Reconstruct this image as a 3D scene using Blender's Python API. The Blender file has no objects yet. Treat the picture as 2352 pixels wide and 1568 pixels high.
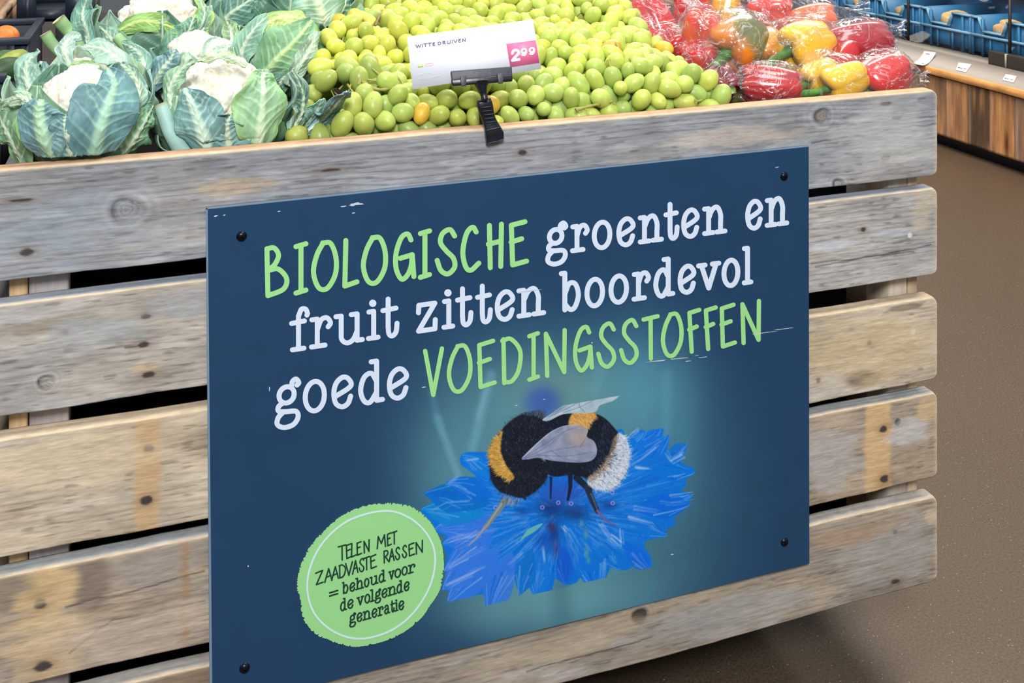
import bpy, bmesh, math, random
import numpy as np
from mathutils import Vector, Matrix

scene = bpy.context.scene
COL = scene.collection
rng = np.random.default_rng(7)
random.seed(7)

# ------------------------------------------------------------------ camera
FPX, CX, HOR, W, H = 2450.0, 1176.0, -300.0, 2352.0, 1568.0
TH = math.radians(18.73)
CAMZ = 1.13
cam_d = bpy.data.cameras.new('camera')
cam_d.sensor_width = 36.0
cam_d.lens = 36.0 * FPX / W
cam_d.shift_y = (HOR - H / 2) / W
cam_d.clip_start = 0.05
cam = bpy.data.objects.new('camera', cam_d)
COL.objects.link(cam)
cam.location = (0, 0, CAMZ)
cam.rotation_euler = (math.pi / 2, 0, -TH)
scene.camera = cam

# ------------------------------------------------------------------ light and exposure
world = bpy.data.worlds.new('world')
scene.world = world
world.use_nodes = True
# a bright ceiling above, dim shop walls at the horizon, nothing from below
wn = world.node_tree
wt = wn.nodes.new('ShaderNodeTexCoord'); ws = wn.nodes.new('ShaderNodeSeparateXYZ'); wr = wn.nodes.new('ShaderNodeValToRGB')
wn.links.new(wt.outputs['Generated'], ws.inputs[0]); wn.links.new(ws.outputs['Z'], wr.inputs['Fac']); wn.links.new(wr.outputs['Color'], wn.nodes['Background'].inputs[0])
for i_, (p_, c_) in enumerate(((0.0, (.16, .17, .19)), (.22, (.34, .36, .40)), (.6, (.95, .97, 1.0)))):
    e_ = wr.color_ramp.elements[i_] if i_ < 2 else wr.color_ramp.elements.new(p_)
    e_.position = p_; e_.color = c_ + (1,)
wn.nodes['Background'].inputs[1].default_value = 0.58
def area(name, loc, target, size, power, color, size_y=None):
    d = bpy.data.lights.new(name, 'AREA')
    d.energy = power; d.color = color; d.size = size
    if size_y:
        d.shape = 'RECTANGLE'; d.size_y = size_y
    o = bpy.data.objects.new(name, d)
    COL.objects.link(o)
    o.location = loc
    o.rotation_euler = (Vector(target) - Vector(loc)).to_track_quat('-Z', 'Y').to_euler()
    return o
area('ceiling_lamp_front', (-0.3, -1.3, 2.7), (0.5, 1.3, 0.5), 0.75, 84, (0.97, 0.98, 1.0))
area('ceiling_lamp_produce', (0.9, 1.0, 2.75), (0.7, 1.5, 0.8), 0.7, 15, (1.0, 0.96, 0.9))
area('ceiling_lamp_produce_back', (-0.1, 2.2, 2.75), (0.2, 1.7, 0.8), 0.7, 9, (1.0, 0.96, 0.9))
area('ceiling_lamp_aisle', (2.1, 3.3, 2.8), (2.4, 3.2, 0.2), 0.9, 105, (1.0, 0.86, 0.68), 2.2)
scene.view_settings.view_transform = 'Standard'
scene.view_settings.look = 'None'
scene.view_settings.gamma = 1
scene.view_settings.use_curve_mapping = False
scene.view_settings.exposure = 0.35
scene.cycles.transparent_max_bounces = 24
scene.cycles.max_bounces = 8
scene.cycles.caustics_reflective = False
scene.cycles.caustics_refractive = False

# ------------------------------------------------------------------ helpers
FWD = np.array([math.sin(TH), math.cos(TH), 0.0])
RGT = np.array([math.cos(TH), -math.sin(TH), 0.0])
EYE = np.array([0, 0, CAMZ])
def ray(px, py):
    px = np.asarray(px, float)[..., None]; py = np.asarray(py, float)[..., None]
    return FWD + RGT * (px - CX) / FPX + np.array([0, 0, -1.0]) * (py - HOR) / FPX
def on(px, py, x=None, y=None, z=None):
    """the point of the place that a pixel of the photograph shows, on the plane x, y or z = const"""
    d = ray(px, py)
    if y is not None: t = y / d[..., 1]
    elif x is not None: t = x / d[..., 0]
    else: t = (z - CAMZ) / d[..., 2]
    return EYE + d * np.asarray(t)[..., None]
def at_depth(px, py, Z):
    return EYE + ray(px, py) * np.asarray(Z, float)[..., None]
def on_plane(px, py, p0, n):
    d = ray(px, py); n = np.asarray(n, float)
    t = ((np.asarray(p0) - EYE) @ n) / (d @ n)
    return EYE + d * np.asarray(t)[..., None]
def project(P):
    P = np.asarray(P, float) - EYE
    Z = P @ FWD
    return CX + FPX * (P @ RGT) / Z, HOR - FPX * P[..., 2] / Z
def lin(r, g, b):
    f = lambda c: c / 12.92 if c <= 0.04045 else ((c + 0.055) / 1.055) ** 2.4
    return np.array([f(r / 255), f(g / 255), f(b / 255)])
def lin_arr(a):
    a = np.clip(np.asarray(a, float) / 255, 0, 1)
    return np.where(a <= 0.04045, a / 12.92, ((a + 0.055) / 1.055) ** 2.4)
def rgba(r, g, b):
    return tuple(lin(r, g, b)) + (1,)

class Noise:
    def __init__(self, seed, n=256):
        self.g = np.random.default_rng(seed).random((n, n)); self.n = n
    def __call__(self, x, y):
        x = np.asarray(x, float); y = np.asarray(y, float)
        xi = np.floor(x).astype(int); yi = np.floor(y).astype(int)
        fx = x - xi; fy = y - yi
        fx = fx * fx * (3 - 2 * fx); fy = fy * fy * (3 - 2 * fy)
        n = self.n; g = self.g
        a = g[yi % n, xi % n]; b = g[yi % n, (xi + 1) % n]
        c = g[(yi + 1) % n, xi % n]; d = g[(yi + 1) % n, (xi + 1) % n]
        return (a * (1 - fx) + b * fx) * (1 - fy) + (c * (1 - fx) + d * fx) * fy
    def fbm(self, x, y, o=4):
        s = 0; amp = 0.5; t = 0
        for i in range(o):
            s = s + amp * self(x * 2 ** i + 17.3 * i, y * 2 ** i + 9.1 * i); t += amp; amp *= 0.5
        return s / t
NZ = [Noise(100 + i) for i in range(8)]
def smooth(e0, e1, x):
    t = np.clip((x - e0) / (e1 - e0), 0, 1)
    return t * t * (3 - 2 * t)

def link(o, parent=None):
    COL.objects.link(o)
    if parent is not None:
        o.parent = parent
    return o
def mesh_obj(name, V, F, mat, parent=None, col=None, smooth_shade=True, mats=None, fmat=None):
    """V: n x 3 world (or parent space) points, F: list/array of faces"""
    me = bpy.data.meshes.new(name)
    V = np.asarray(V, np.float32)
    me.vertices.add(len(V)); me.vertices.foreach_set('co', V.ravel())
    if isinstance(F, np.ndarray):
        k = F.shape[1]
        starts = np.arange(len(F)) * k; loops = F.ravel()
    else:
        lens = np.array([len(f) for f in F]); starts = np.concatenate([[0], np.cumsum(lens)[:-1]])
        loops = np.concatenate([np.asarray(f) for f in F])
    me.loops.add(len(loops)); me.loops.foreach_set('vertex_index', loops.astype(np.int32))
    me.polygons.add(len(starts)); me.polygons.foreach_set('loop_start', starts.astype(np.int32))
    me.update(calc_edges=True); me.validate()
    if mats:
        for m in mats: me.materials.append(m)
        if fmat is not None: me.polygons.foreach_set('material_index', np.asarray(fmat, np.int32))
    elif mat: me.materials.append(mat)
    if smooth_shade: me.polygons.foreach_set('use_smooth', np.ones(len(me.polygons), bool))
    if col is not None:
        ca = me.color_attributes.new('Col', 'FLOAT_COLOR', 'POINT')
        c = np.ones((len(V), 4), np.float32); c[:, :3] = col
        ca.data.foreach_set('color', c.ravel())
    return link(bpy.data.objects.new(name, me), parent)
def grid_faces(nu, nv, close_u=False, close_v=False, off=0):
    """faces for points stored as index = u * nv + v"""
    u = np.arange(nu if close_u else nu - 1); v = np.arange(nv if close_v else nv - 1)
    U, Vv = np.meshgrid(u, v, indexing='ij')
    U2 = (U + 1) % nu; V2 = (Vv + 1) % nv
    return np.stack([U * nv + Vv, U2 * nv + Vv, U2 * nv + V2, U * nv + V2], -1).reshape(-1, 4) + off
def flip(F): return F[:, ::-1]
class MB:
    """collects shapes into one mesh"""
    def __init__(s): s.V = []; s.F = []; s.n = 0
    def add(s, V, F):
        V = np.asarray(V, float); s.V.append(V)
        for f in F: s.F.append([int(i) + s.n for i in f])
        s.n += len(V); return s
    def box(s, lo, hi, M=None):
        lo = np.asarray(lo, float); hi = np.asarray(hi, float)
        V = np.array([[(lo, hi)[i][0], (lo, hi)[j][1], (lo, hi)[k][2]] for i in (0, 1) for j in (0, 1) for k in (0, 1)])
        if M is not None: V = V @ np.asarray(M)[:3, :3].T + np.asarray(M)[:3, 3]
        return s.add(V, [[0, 1, 3, 2], [4, 6, 7, 5], [0, 4, 5, 1], [2, 3, 7, 6], [0, 2, 6, 4], [1, 5, 7, 3]])
    def prism(s, poly, axis_vec):
        """poly: n x 3 points of a flat face, extruded by axis_vec"""
        P = np.asarray(poly, float); n = len(P)
        V = np.concatenate([P, P + np.asarray(axis_vec, float)])
        F = [list(range(n))[::-1], list(range(n, 2 * n))] + [[i, (i + 1) % n, n + (i + 1) % n, n + i] for i in range(n)]
        return s.add(V, F)
    def tube(s, pts, r, k=8, cap=True):
        V, F = tube_geo(pts, r, k, cap); return s.add(V, F)
    def build(s, name, mat, parent=None, bevel=0, smooth_shade=False, seg=2):
        o = mesh_obj(name, np.concatenate(s.V), s.F, mat, parent, smooth_shade=smooth_shade)
        if bevel:
            m = o.modifiers.new('bevel', 'BEVEL'); m.width = bevel; m.segments = seg; m.limit_method = 'ANGLE'
        return o
def tube_geo(pts, r, k=8, cap=True):
    P = np.asarray(pts, float); n = len(P)
    r = np.broadcast_to(np.asarray(r, float), (n,))
    T = np.gradient(P, axis=0); T /= np.linalg.norm(T, axis=1)[:, None] + 1e-12
    up = np.array([0, 0, 1.0]) if abs(T[0][2]) < 0.9 else np.array([1.0, 0, 0])
    A = np.cross(T[0], up); A /= np.linalg.norm(A)
    V = []
    for i in range(n):
        A = A - T[i] * (A @ T[i]); A /= np.linalg.norm(A) + 1e-12
        B = np.cross(T[i], A)
        a = np.arange(k) * 2 * math.pi / k
        V.append(P[i] + r[i] * (np.cos(a)[:, None] * A + np.sin(a)[:, None] * B))
    F = [list(f) for f in grid_faces(n, k, close_v=True)]
    if cap: F += [list(range(k))[::-1], [(n - 1) * k + i for i in range(k)]]
    return np.concatenate(V), F
def catmull(P, n=8, closed=False):
    P = np.asarray(P, float)
    if len(P) < 3 and not closed:
        t = np.linspace(0, 1, n + 1)[:, None]; return P[0] * (1 - t) + P[-1] * t
    Q = np.concatenate([P[-1:], P, P[:2]]) if closed else np.concatenate([2 * P[:1] - P[1:2], P, 2 * P[-1:] - P[-2:-1]])
    out = []
    m = len(P) if closed else len(P) - 1
    t = np.linspace(0, 1, n, endpoint=False)[:, None]
    for i in range(m):
        a, b, c, d = Q[i], Q[i + 1], Q[i + 2], Q[i + 3]
        out.append(0.5 * (2 * b + (c - a) * t + (2 * a - 5 * b + 4 * c - d) * t ** 2 + (3 * b - a - 3 * c + d) * t ** 3))
    if not closed: out.append(P[-1:])
    return np.concatenate(out)
def thing(name, label, cat, group=None, loc=(0, 0, 0)):
    o = bpy.data.objects.new(name, None); o.empty_display_size = 0.05
    o.location = loc
    link(o); tag(o, label, cat, group); return o
def tag(o, label=None, cat=None, group=None, kind=None):
    if label: o['label'] = label
    if cat: o['category'] = cat
    if group: o['group'] = group
    if kind: o['kind'] = kind
    return o
def struct(o):
    o['kind'] = 'structure'; return o

# ------------------------------------------------------------------ materials
def new_mat(name):
    m = bpy.data.materials.new(name); m.use_nodes = True
    nt = m.node_tree
    return m, nt, nt.nodes['Principled BSDF']
def plain(name, c, rough=0.5, metal=0.0, noise=0.0, scale=60, coat=0.0, bump=0.0, spec=0.5):
    m, nt, b = new_mat(name)
    b.inputs['Roughness'].default_value = rough; b.inputs['Metallic'].default_value = metal
    b.inputs['Coat Weight'].default_value = coat
    b.inputs['Specular IOR Level'].default_value = spec
    tc = nt.nodes.new('ShaderNodeTexCoord'); n = nt.nodes.new('ShaderNodeTexNoise')
    n.inputs['Scale'].default_value = scale; n.inputs['Detail'].default_value = 3
    nt.links.new(tc.outputs['Object'], n.inputs['Vector'])
    mx = nt.nodes.new('ShaderNodeMix'); mx.data_type = 'RGBA'
    mx.inputs['A'].default_value = tuple(x * (1 - noise) for x in c[:3]) + (1,)
    mx.inputs['B'].default_value = tuple(min(1, x * (1 + noise)) for x in c[:3]) + (1,)
    nt.links.new(n.outputs['Fac'], mx.inputs['Factor'])
    nt.links.new(mx.outputs['Result'], b.inputs['Base Color'])
    if bump:
        bp = nt.nodes.new('ShaderNodeBump'); bp.inputs['Strength'].default_value = bump; bp.inputs['Distance'].default_value = 0.002
        nt.links.new(n.outputs['Fac'], bp.inputs['Height']); nt.links.new(bp.outputs['Normal'], b.inputs['Normal'])
    return m
def vcol_mat(name, rough=0.6, scale=(60, 60, 60), amt=0.15, bump=0.3, dist=0.001, coat=0.0, sss=0.0, detail=4, spec=0.4, translucent=0.0):
    """base colour from the 'Col' attribute, broken up by stretched noise"""
    m, nt, b = new_mat(name)
    a = nt.nodes.new('ShaderNodeAttribute'); a.attribute_name = 'Col'
    tc = nt.nodes.new('ShaderNodeTexCoord'); mp = nt.nodes.new('ShaderNodeMapping'); mp.inputs['Scale'].default_value = scale
    oi = nt.nodes.new('ShaderNodeObjectInfo')
    ad = nt.nodes.new('ShaderNodeVectorMath'); ad.operation = 'ADD'
    nt.links.new(tc.outputs['Object'], ad.inputs[0]); nt.links.new(oi.outputs['Random'], ad.inputs[1])
    n = nt.nodes.new('ShaderNodeTexNoise'); n.inputs['Scale'].default_value = 1; n.inputs['Detail'].default_value = detail; n.inputs['Roughness'].default_value = 0.65
    nt.links.new(ad.outputs[0], mp.inputs['Vector']); nt.links.new(mp.outputs['Vector'], n.inputs['Vector'])
    mr = nt.nodes.new('ShaderNodeMapRange'); mr.inputs['From Min'].default_value = 0.3; mr.inputs['From Max'].default_value = 0.7
    mr.inputs['To Min'].default_value = 1 - amt; mr.inputs['To Max'].default_value = 1 + amt * 0.6
    nt.links.new(n.outputs['Fac'], mr.inputs['Value'])
    mx = nt.nodes.new('ShaderNodeMix'); mx.data_type = 'RGBA'; mx.blend_type = 'MULTIPLY'; mx.inputs['Factor'].default_value = 1
    nt.links.new(a.outputs['Color'], mx.inputs['A']); nt.links.new(mr.outputs['Result'], mx.inputs['B'])
    nt.links.new(mx.outputs['Result'], b.inputs['Base Color'])
    b.inputs['Roughness'].default_value = rough; b.inputs['Coat Weight'].default_value = coat; b.inputs['Coat Roughness'].default_value = 0.08
    b.inputs['Specular IOR Level'].default_value = spec
    if sss:
        b.inputs['Subsurface Weight'].default_value = sss; b.inputs['Subsurface Radius'].default_value = (0.6, 0.8, 0.3); b.inputs['Subsurface Scale'].default_value = 0.01
    if bump:
        bp = nt.nodes.new('ShaderNodeBump'); bp.inputs['Strength'].default_value = bump; bp.inputs['Distance'].default_value = dist
        nt.links.new(n.outputs['Fac'], bp.inputs['Height']); nt.links.new(bp.outputs['Normal'], b.inputs['Normal'])
    return m
# ------------------------------------------------------------------ the setting
p_r = at_depth(2152, 300, 1.5)
FY = float(p_r[1])                       # the crate's front face is the plane y = FY
XR = float(p_r[0])
FRX = float(on(2352, 407, z=0)[0])       # the cooler stands along x = FRX
m_floor, nt, b = new_mat('speckled_brown_floor')
tc = nt.nodes.new('ShaderNodeTexCoord')
n1 = nt.nodes.new('ShaderNodeTexNoise'); n1.inputs['Scale'].default_value = 260; n1.inputs['Detail'].default_value = 3; n1.inputs['Roughness'].default_value = 0.7
n2 = nt.nodes.new('ShaderNodeTexNoise'); n2.inputs['Scale'].default_value = 3.0; n2.inputs['Detail'].default_value = 4
vo = nt.nodes.new('ShaderNodeTexVoronoi'); vo.inputs['Scale'].default_value = 190
for n in (n1, n2, vo): nt.links.new(tc.outputs['Object'], n.inputs['Vector'])
cr = nt.nodes.new('ShaderNodeValToRGB')
cr.color_ramp.elements[0].position = 0.3; cr.color_ramp.elements[0].color = rgba(54, 45, 36)
cr.color_ramp.elements[1].position = 0.72; cr.color_ramp.elements[1].color = rgba(95, 79, 62)
nt.links.new(n1.outputs['Fac'], cr.inputs['Fac'])
sp = nt.nodes.new('ShaderNodeMapRange'); sp.inputs['From Min'].default_value = 0.22; sp.inputs['From Max'].default_value = 0.1
nt.links.new(vo.outputs['Distance'], sp.inputs['Value'])
gt = nt.nodes.new('ShaderNodeMath'); gt.operation = 'GREATER_THAN'; gt.inputs[1].default_value = 0.9
sc_ = nt.nodes.new('ShaderNodeSeparateColor'); nt.links.new(vo.outputs['Color'], sc_.inputs['Color'])
nt.links.new(sc_.outputs['Red'], gt.inputs[0])
mu = nt.nodes.new('ShaderNodeMath'); mu.operation = 'MULTIPLY'; nt.links.new(sp.outputs['Result'], mu.inputs[0]); nt.links.new(gt.outputs[0], mu.inputs[1])
mx = nt.nodes.new('ShaderNodeMix'); mx.data_type = 'RGBA'; mx.inputs['B'].default_value = rgba(150, 140, 124)
nt.links.new(cr.outputs['Color'], mx.inputs['A']); nt.links.new(mu.outputs[0], mx.inputs['Factor'])
mx2 = nt.nodes.new('ShaderNodeMix'); mx2.data_type = 'RGBA'; mx2.blend_type = 'MULTIPLY'; mx2.inputs['Factor'].default_value = 0.35
nt.links.new(mx.outputs['Result'], mx2.inputs['A']); nt.links.new(n2.outputs['Color'], mx2.inputs['B'])
nt.links.new(mx.outputs['Result'], b.inputs['Base Color'])
rr = nt.nodes.new('ShaderNodeMapRange'); rr.inputs['To Min'].default_value = 0.35; rr.inputs['To Max'].default_value = 0.6
nt.links.new(n2.outputs['Fac'], rr.inputs['Value']); nt.links.new(rr.outputs['Result'], b.inputs['Roughness'])
b.inputs['Specular IOR Level'].default_value = 0.35
fl = mesh_obj('floor', [[-5, -4, 0], [7, -4, 0], [7, 9, 0], [-5, 9, 0]], [[0, 1, 2, 3]], m_floor, smooth_shade=False)
struct(fl)

# ------------------------------------------------------------------ the crate of reclaimed planks
m_wood = vcol_mat('weathered_plank_wood', rough=0.78, scale=(60, 120, 420), amt=0.22, bump=0.28, dist=0.0008, detail=5, spec=0.25)
m_wood_y = vcol_mat('weathered_side_wood', rough=0.8, scale=(60, 5, 230), amt=0.26, bump=0.5, dist=0.0012, detail=5, spec=0.25)
m_wood_z = vcol_mat('post_wood', rough=0.8, scale=(150, 150, 8), amt=0.2, bump=0.4, dist=0.001, detail=4, spec=0.25)
def face_xz(px, py, y=None):
    p = on(px, py, y=FY if y is None else y); return p[..., 0], p[..., 2]
XL = float(on(-42, 700, y=FY)[0])
GREY = (172, 175, 178); GREYW = (184, 179, 172); YEL = (214, 190, 150); TAN = (196, 170, 134); DARK = (60, 54, 52); PALE = (205, 207, 212)
def mixc(c, target, w):
    return c * (1 - w[:, None]) + np.asarray(target, float) * w[:, None]
def front_plank(seed, L_top, R_top, L_bot, R_bot, base, feats, corner=0.009, thick=0.02, warm=0.3, wav=0.0015, top_col=(200, 178, 150)):
    """L/R: pixels of the front face's edges at two places; the plank runs from XL to XR"""
    def edge(a, b_):
        xa, za = face_xz(*a); xb, zb = face_xz(*b_)
        k = (zb - za) / (xb - xa)
        return lambda x: za + k * (x - xa)
    zt, zb = edge(L_top, R_top), edge(L_bot, R_bot)
    nx, nf, ntp = 620, 84, 10
    x = np.concatenate([np.linspace(XL, XL + 0.012, 8), np.linspace(XL + 0.014, XR - 0.014, nx), np.linspace(XR - 0.012, XR, 8)])
    n1, n2 = Noise(seed), Noise(seed + 1)
    top = zt(x) + (n1.fbm(x * 9, x * 0 + 3, 4) - 0.5) * 2 * wav * 0.7
    bot = zb(x) + (n1.fbm(x * 11, x * 0 + 8, 5) - 0.5) * 2 * wav * 1.3
    def rnd(d):
        d = np.clip(d, 0, corner); return corner - np.sqrt(np.maximum(corner ** 2 - (corner - d) ** 2, 0))
    cut = rnd(XR - x)
    top = top - cut; bot = bot + cut * 0.8
    # cross-section: front face bottom->top, rounded edge, top, back, bottom
    r = 0.0022
    prof = [(0.0, s) for s in np.linspace(0, 1, nf)]
    yy = [0.0] * nf; ss = list(np.linspace(0, 1, nf))
    dz = [0.0] * nf
    for a in np.linspace(0, 1, ntp)[1:]:
        yy.append(r + (thick - r) * a); ss.append(1.0); dz.append(r * 0.7)
    yy += [thick, thick]; ss += [0.5, 0.0]; dz += [0, 0]
    for a in np.linspace(1, 0, 5)[1:-1]:
        yy.append(thick * a); ss.append(0.0); dz.append(-r * 0.5)
    yy, ss, dz = map(np.array, (yy, ss, dz))
    m = len(yy)
    X = np.repeat(x[:, None], m, 1)
    Z = bot[:, None] + (top - bot)[:, None] * ss[None] + dz[None]
    rough = (n2.fbm(X * 14, Z * 120 + yy[None] * 50, 3) - 0.5)
    Y = FY + yy[None] + rough * 0.0009
    V = np.stack([X, Y, Z], -1).reshape(-1, 3)
    # colours
    Xf, Zf = V[:, 0], V[:, 2]
    yq = np.tile(yy, len(x)); sq = np.tile(ss, len(x))
    c = np.tile(np.asarray(base, float), (len(V), 1))
    lf = n1.fbm(Xf * 15, Zf * 40, 5)
    c = mixc(c, TAN, smooth(0.5, 0.75, n2.fbm(Xf * 4, Zf * 18, 4)) * warm * .8)
    c = c * (0.84 + 0.32 * lf)[:, None]
    gr = n2.fbm(Xf * 36, Zf * 300, 3)
    c = c * (0.92 + 0.16 * gr)[:, None]
    gr2 = n1.fbm(Xf * 50 + 40, Zf * 420, 2)
    c = c * (1 - 0.2 * smooth(0.66, 0.85, gr2))[:, None]
    # growth rings cut along the board: long flowing lines
    rl = Zf / .0062 + 3.2 * n2.fbm(Xf * 2.6 + 5, Zf * 16, 3) + .8 * n1.fbm(Xf * 14, Zf * 60, 2)
    c = c * (1 - .17 * np.exp(-(((rl % 1) - .5) / .13) ** 2) * smooth(.35, .6, n1.fbm(Xf * 6 + 20, Zf * 30, 3)))[:, None]
    c = mixc(c, PALE, smooth(0.6, 0.85, n1.fbm(Xf * 14 + 70, Zf * 60, 4)) * 0.4)
    for f in feats:
        k = f[0]
        if k == 'nail':                    # a dark nail head with a stained halo
            fx, fz = face_xz(f[1], f[2]); rx = f[3] if len(f) > 3 else 0.005; rz = f[4] if len(f) > 4 else 0.0035
            d = np.sqrt(((Xf - fx) / rx) ** 2 + ((Zf - fz) / rz) ** 2) + (gr - 0.5) * 0.8
            c = mixc(c, (120, 92, 70), np.exp(-(d / 2.2) ** 2) * 0.4); c = mixc(c, DARK, (1 - smooth(0.75, 1.25, d)) * 0.9)
        elif k == 'knot':
            fx, fz = face_xz(f[1], f[2]); R = f[3]
            an = np.arctan2(Zf - fz, Xf - fx)
            d = np.sqrt((Xf - fx) ** 2 + ((Zf - fz) * 1.12) ** 2) / R + (lf - 0.5) * 0.45 + .06 * np.sin(an * 3 + fx * 90)
            c = c * (1 + .12 * np.sin(d * 9) * np.exp(-np.maximum(d - 1, 0) / .7) * (d > 1))[:, None]
            if len(f) > 4: c = mixc(c, f[4], (1 - smooth(0.8, 1.05, d)) * 0.85)
            c = c * (1 - (0.3 + .3 * np.cos(an - 2.4)) * np.exp(-((d - 1) / 0.14) ** 2))[:, None]
            c = c * (1 - 0.22 * (d < 1) * (0.5 + 0.5 * np.sin(d * 19)))[:, None]
            c = mixc(c, (84, 74, 68), smooth(.62, .8, n2.fbm(Xf * 160, Zf * 160, 3)) * (d < .95) * .6)
        elif k == 'band':                  # px0, px1 at the photo; a column where a batten once lay
            x0, _ = face_xz(f[1], f[5]); x1, _ = face_xz(f[2], f[5])
            w = smooth(x0 - 0.004, x0 + 0.004, Xf + (gr - 0.5) * 0.01) * (1 - smooth(x1 - 0.004, x1 + 0.004, Xf + (gr - 0.5) * 0.01))
            c = mixc(c, f[3], w * f[4])
        elif k == 'patch':                 # px, py, radius x, radius z, colour, weight
            fx, fz = face_xz(f[1], f[2])
            d = np.sqrt(((Xf - fx) / f[3]) ** 2 + ((Zf - fz) / f[4]) ** 2) + (n2.fbm(Xf * 25, Zf * 90, 3) - 0.5) * 1.1
            c = mixc(c, f[5], (1 - smooth(0.55, 1.1, d)) * f[6])
        elif k == 'crack':
            xa, za = face_xz(f[1], f[2]); xb, zb2 = face_xz(f[3], f[4])
            t = np.clip((Xf - xa) / (xb - xa), 0, 1)
            zl = za + (zb2 - za) * t + (n1.fbm(Xf * 30, Xf * 0 + 5, 3) - 0.5) * 0.006
            w = np.exp(-((Zf - zl) / 0.0009) ** 2) * ((Xf > min(xa, xb)) & (Xf < max(xa, xb)))
            c = c * (1 - 0.42 * w)[:, None]
        elif k == 'dot':
            fx, fz = face_xz(f[1], f[2])
            d = np.sqrt((Xf - fx) ** 2 + (Zf - fz) ** 2) / f[3]
            c = mixc(c, f[4], 1 - smooth(0.7, 1.1, d))
    # paler front edge and end; the first plank's top has warm light painted in
    edge_w = np.exp(-((1 - sq) * (top - bot).mean() / 0.0022) ** 2) * (yq < 0.004) * 0.75
    c = mixc(c, (228, 205, 170), edge_w)
    tp = (yq > 0.001) & (sq > 0.99)
    tc_ = np.asarray(top_col, float)[None] * (0.8 + 0.35 * n1.fbm(Xf * 8, V[:, 1] * 260, 3))[:, None]
    c = np.where(tp[:, None], tc_, c)
    end_w = np.exp(-((XR - Xf) / 0.004) ** 2) * 0.55
    c = mixc(c, (220, 200, 165), end_w)
    F = [list(f) for f in flip(grid_faces(len(x), m, close_v=True))]
    F += [list(range(m)), [(len(x) - 1) * m + i for i in range(m)][::-1]]
    return V, F, lin_arr(c)

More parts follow.
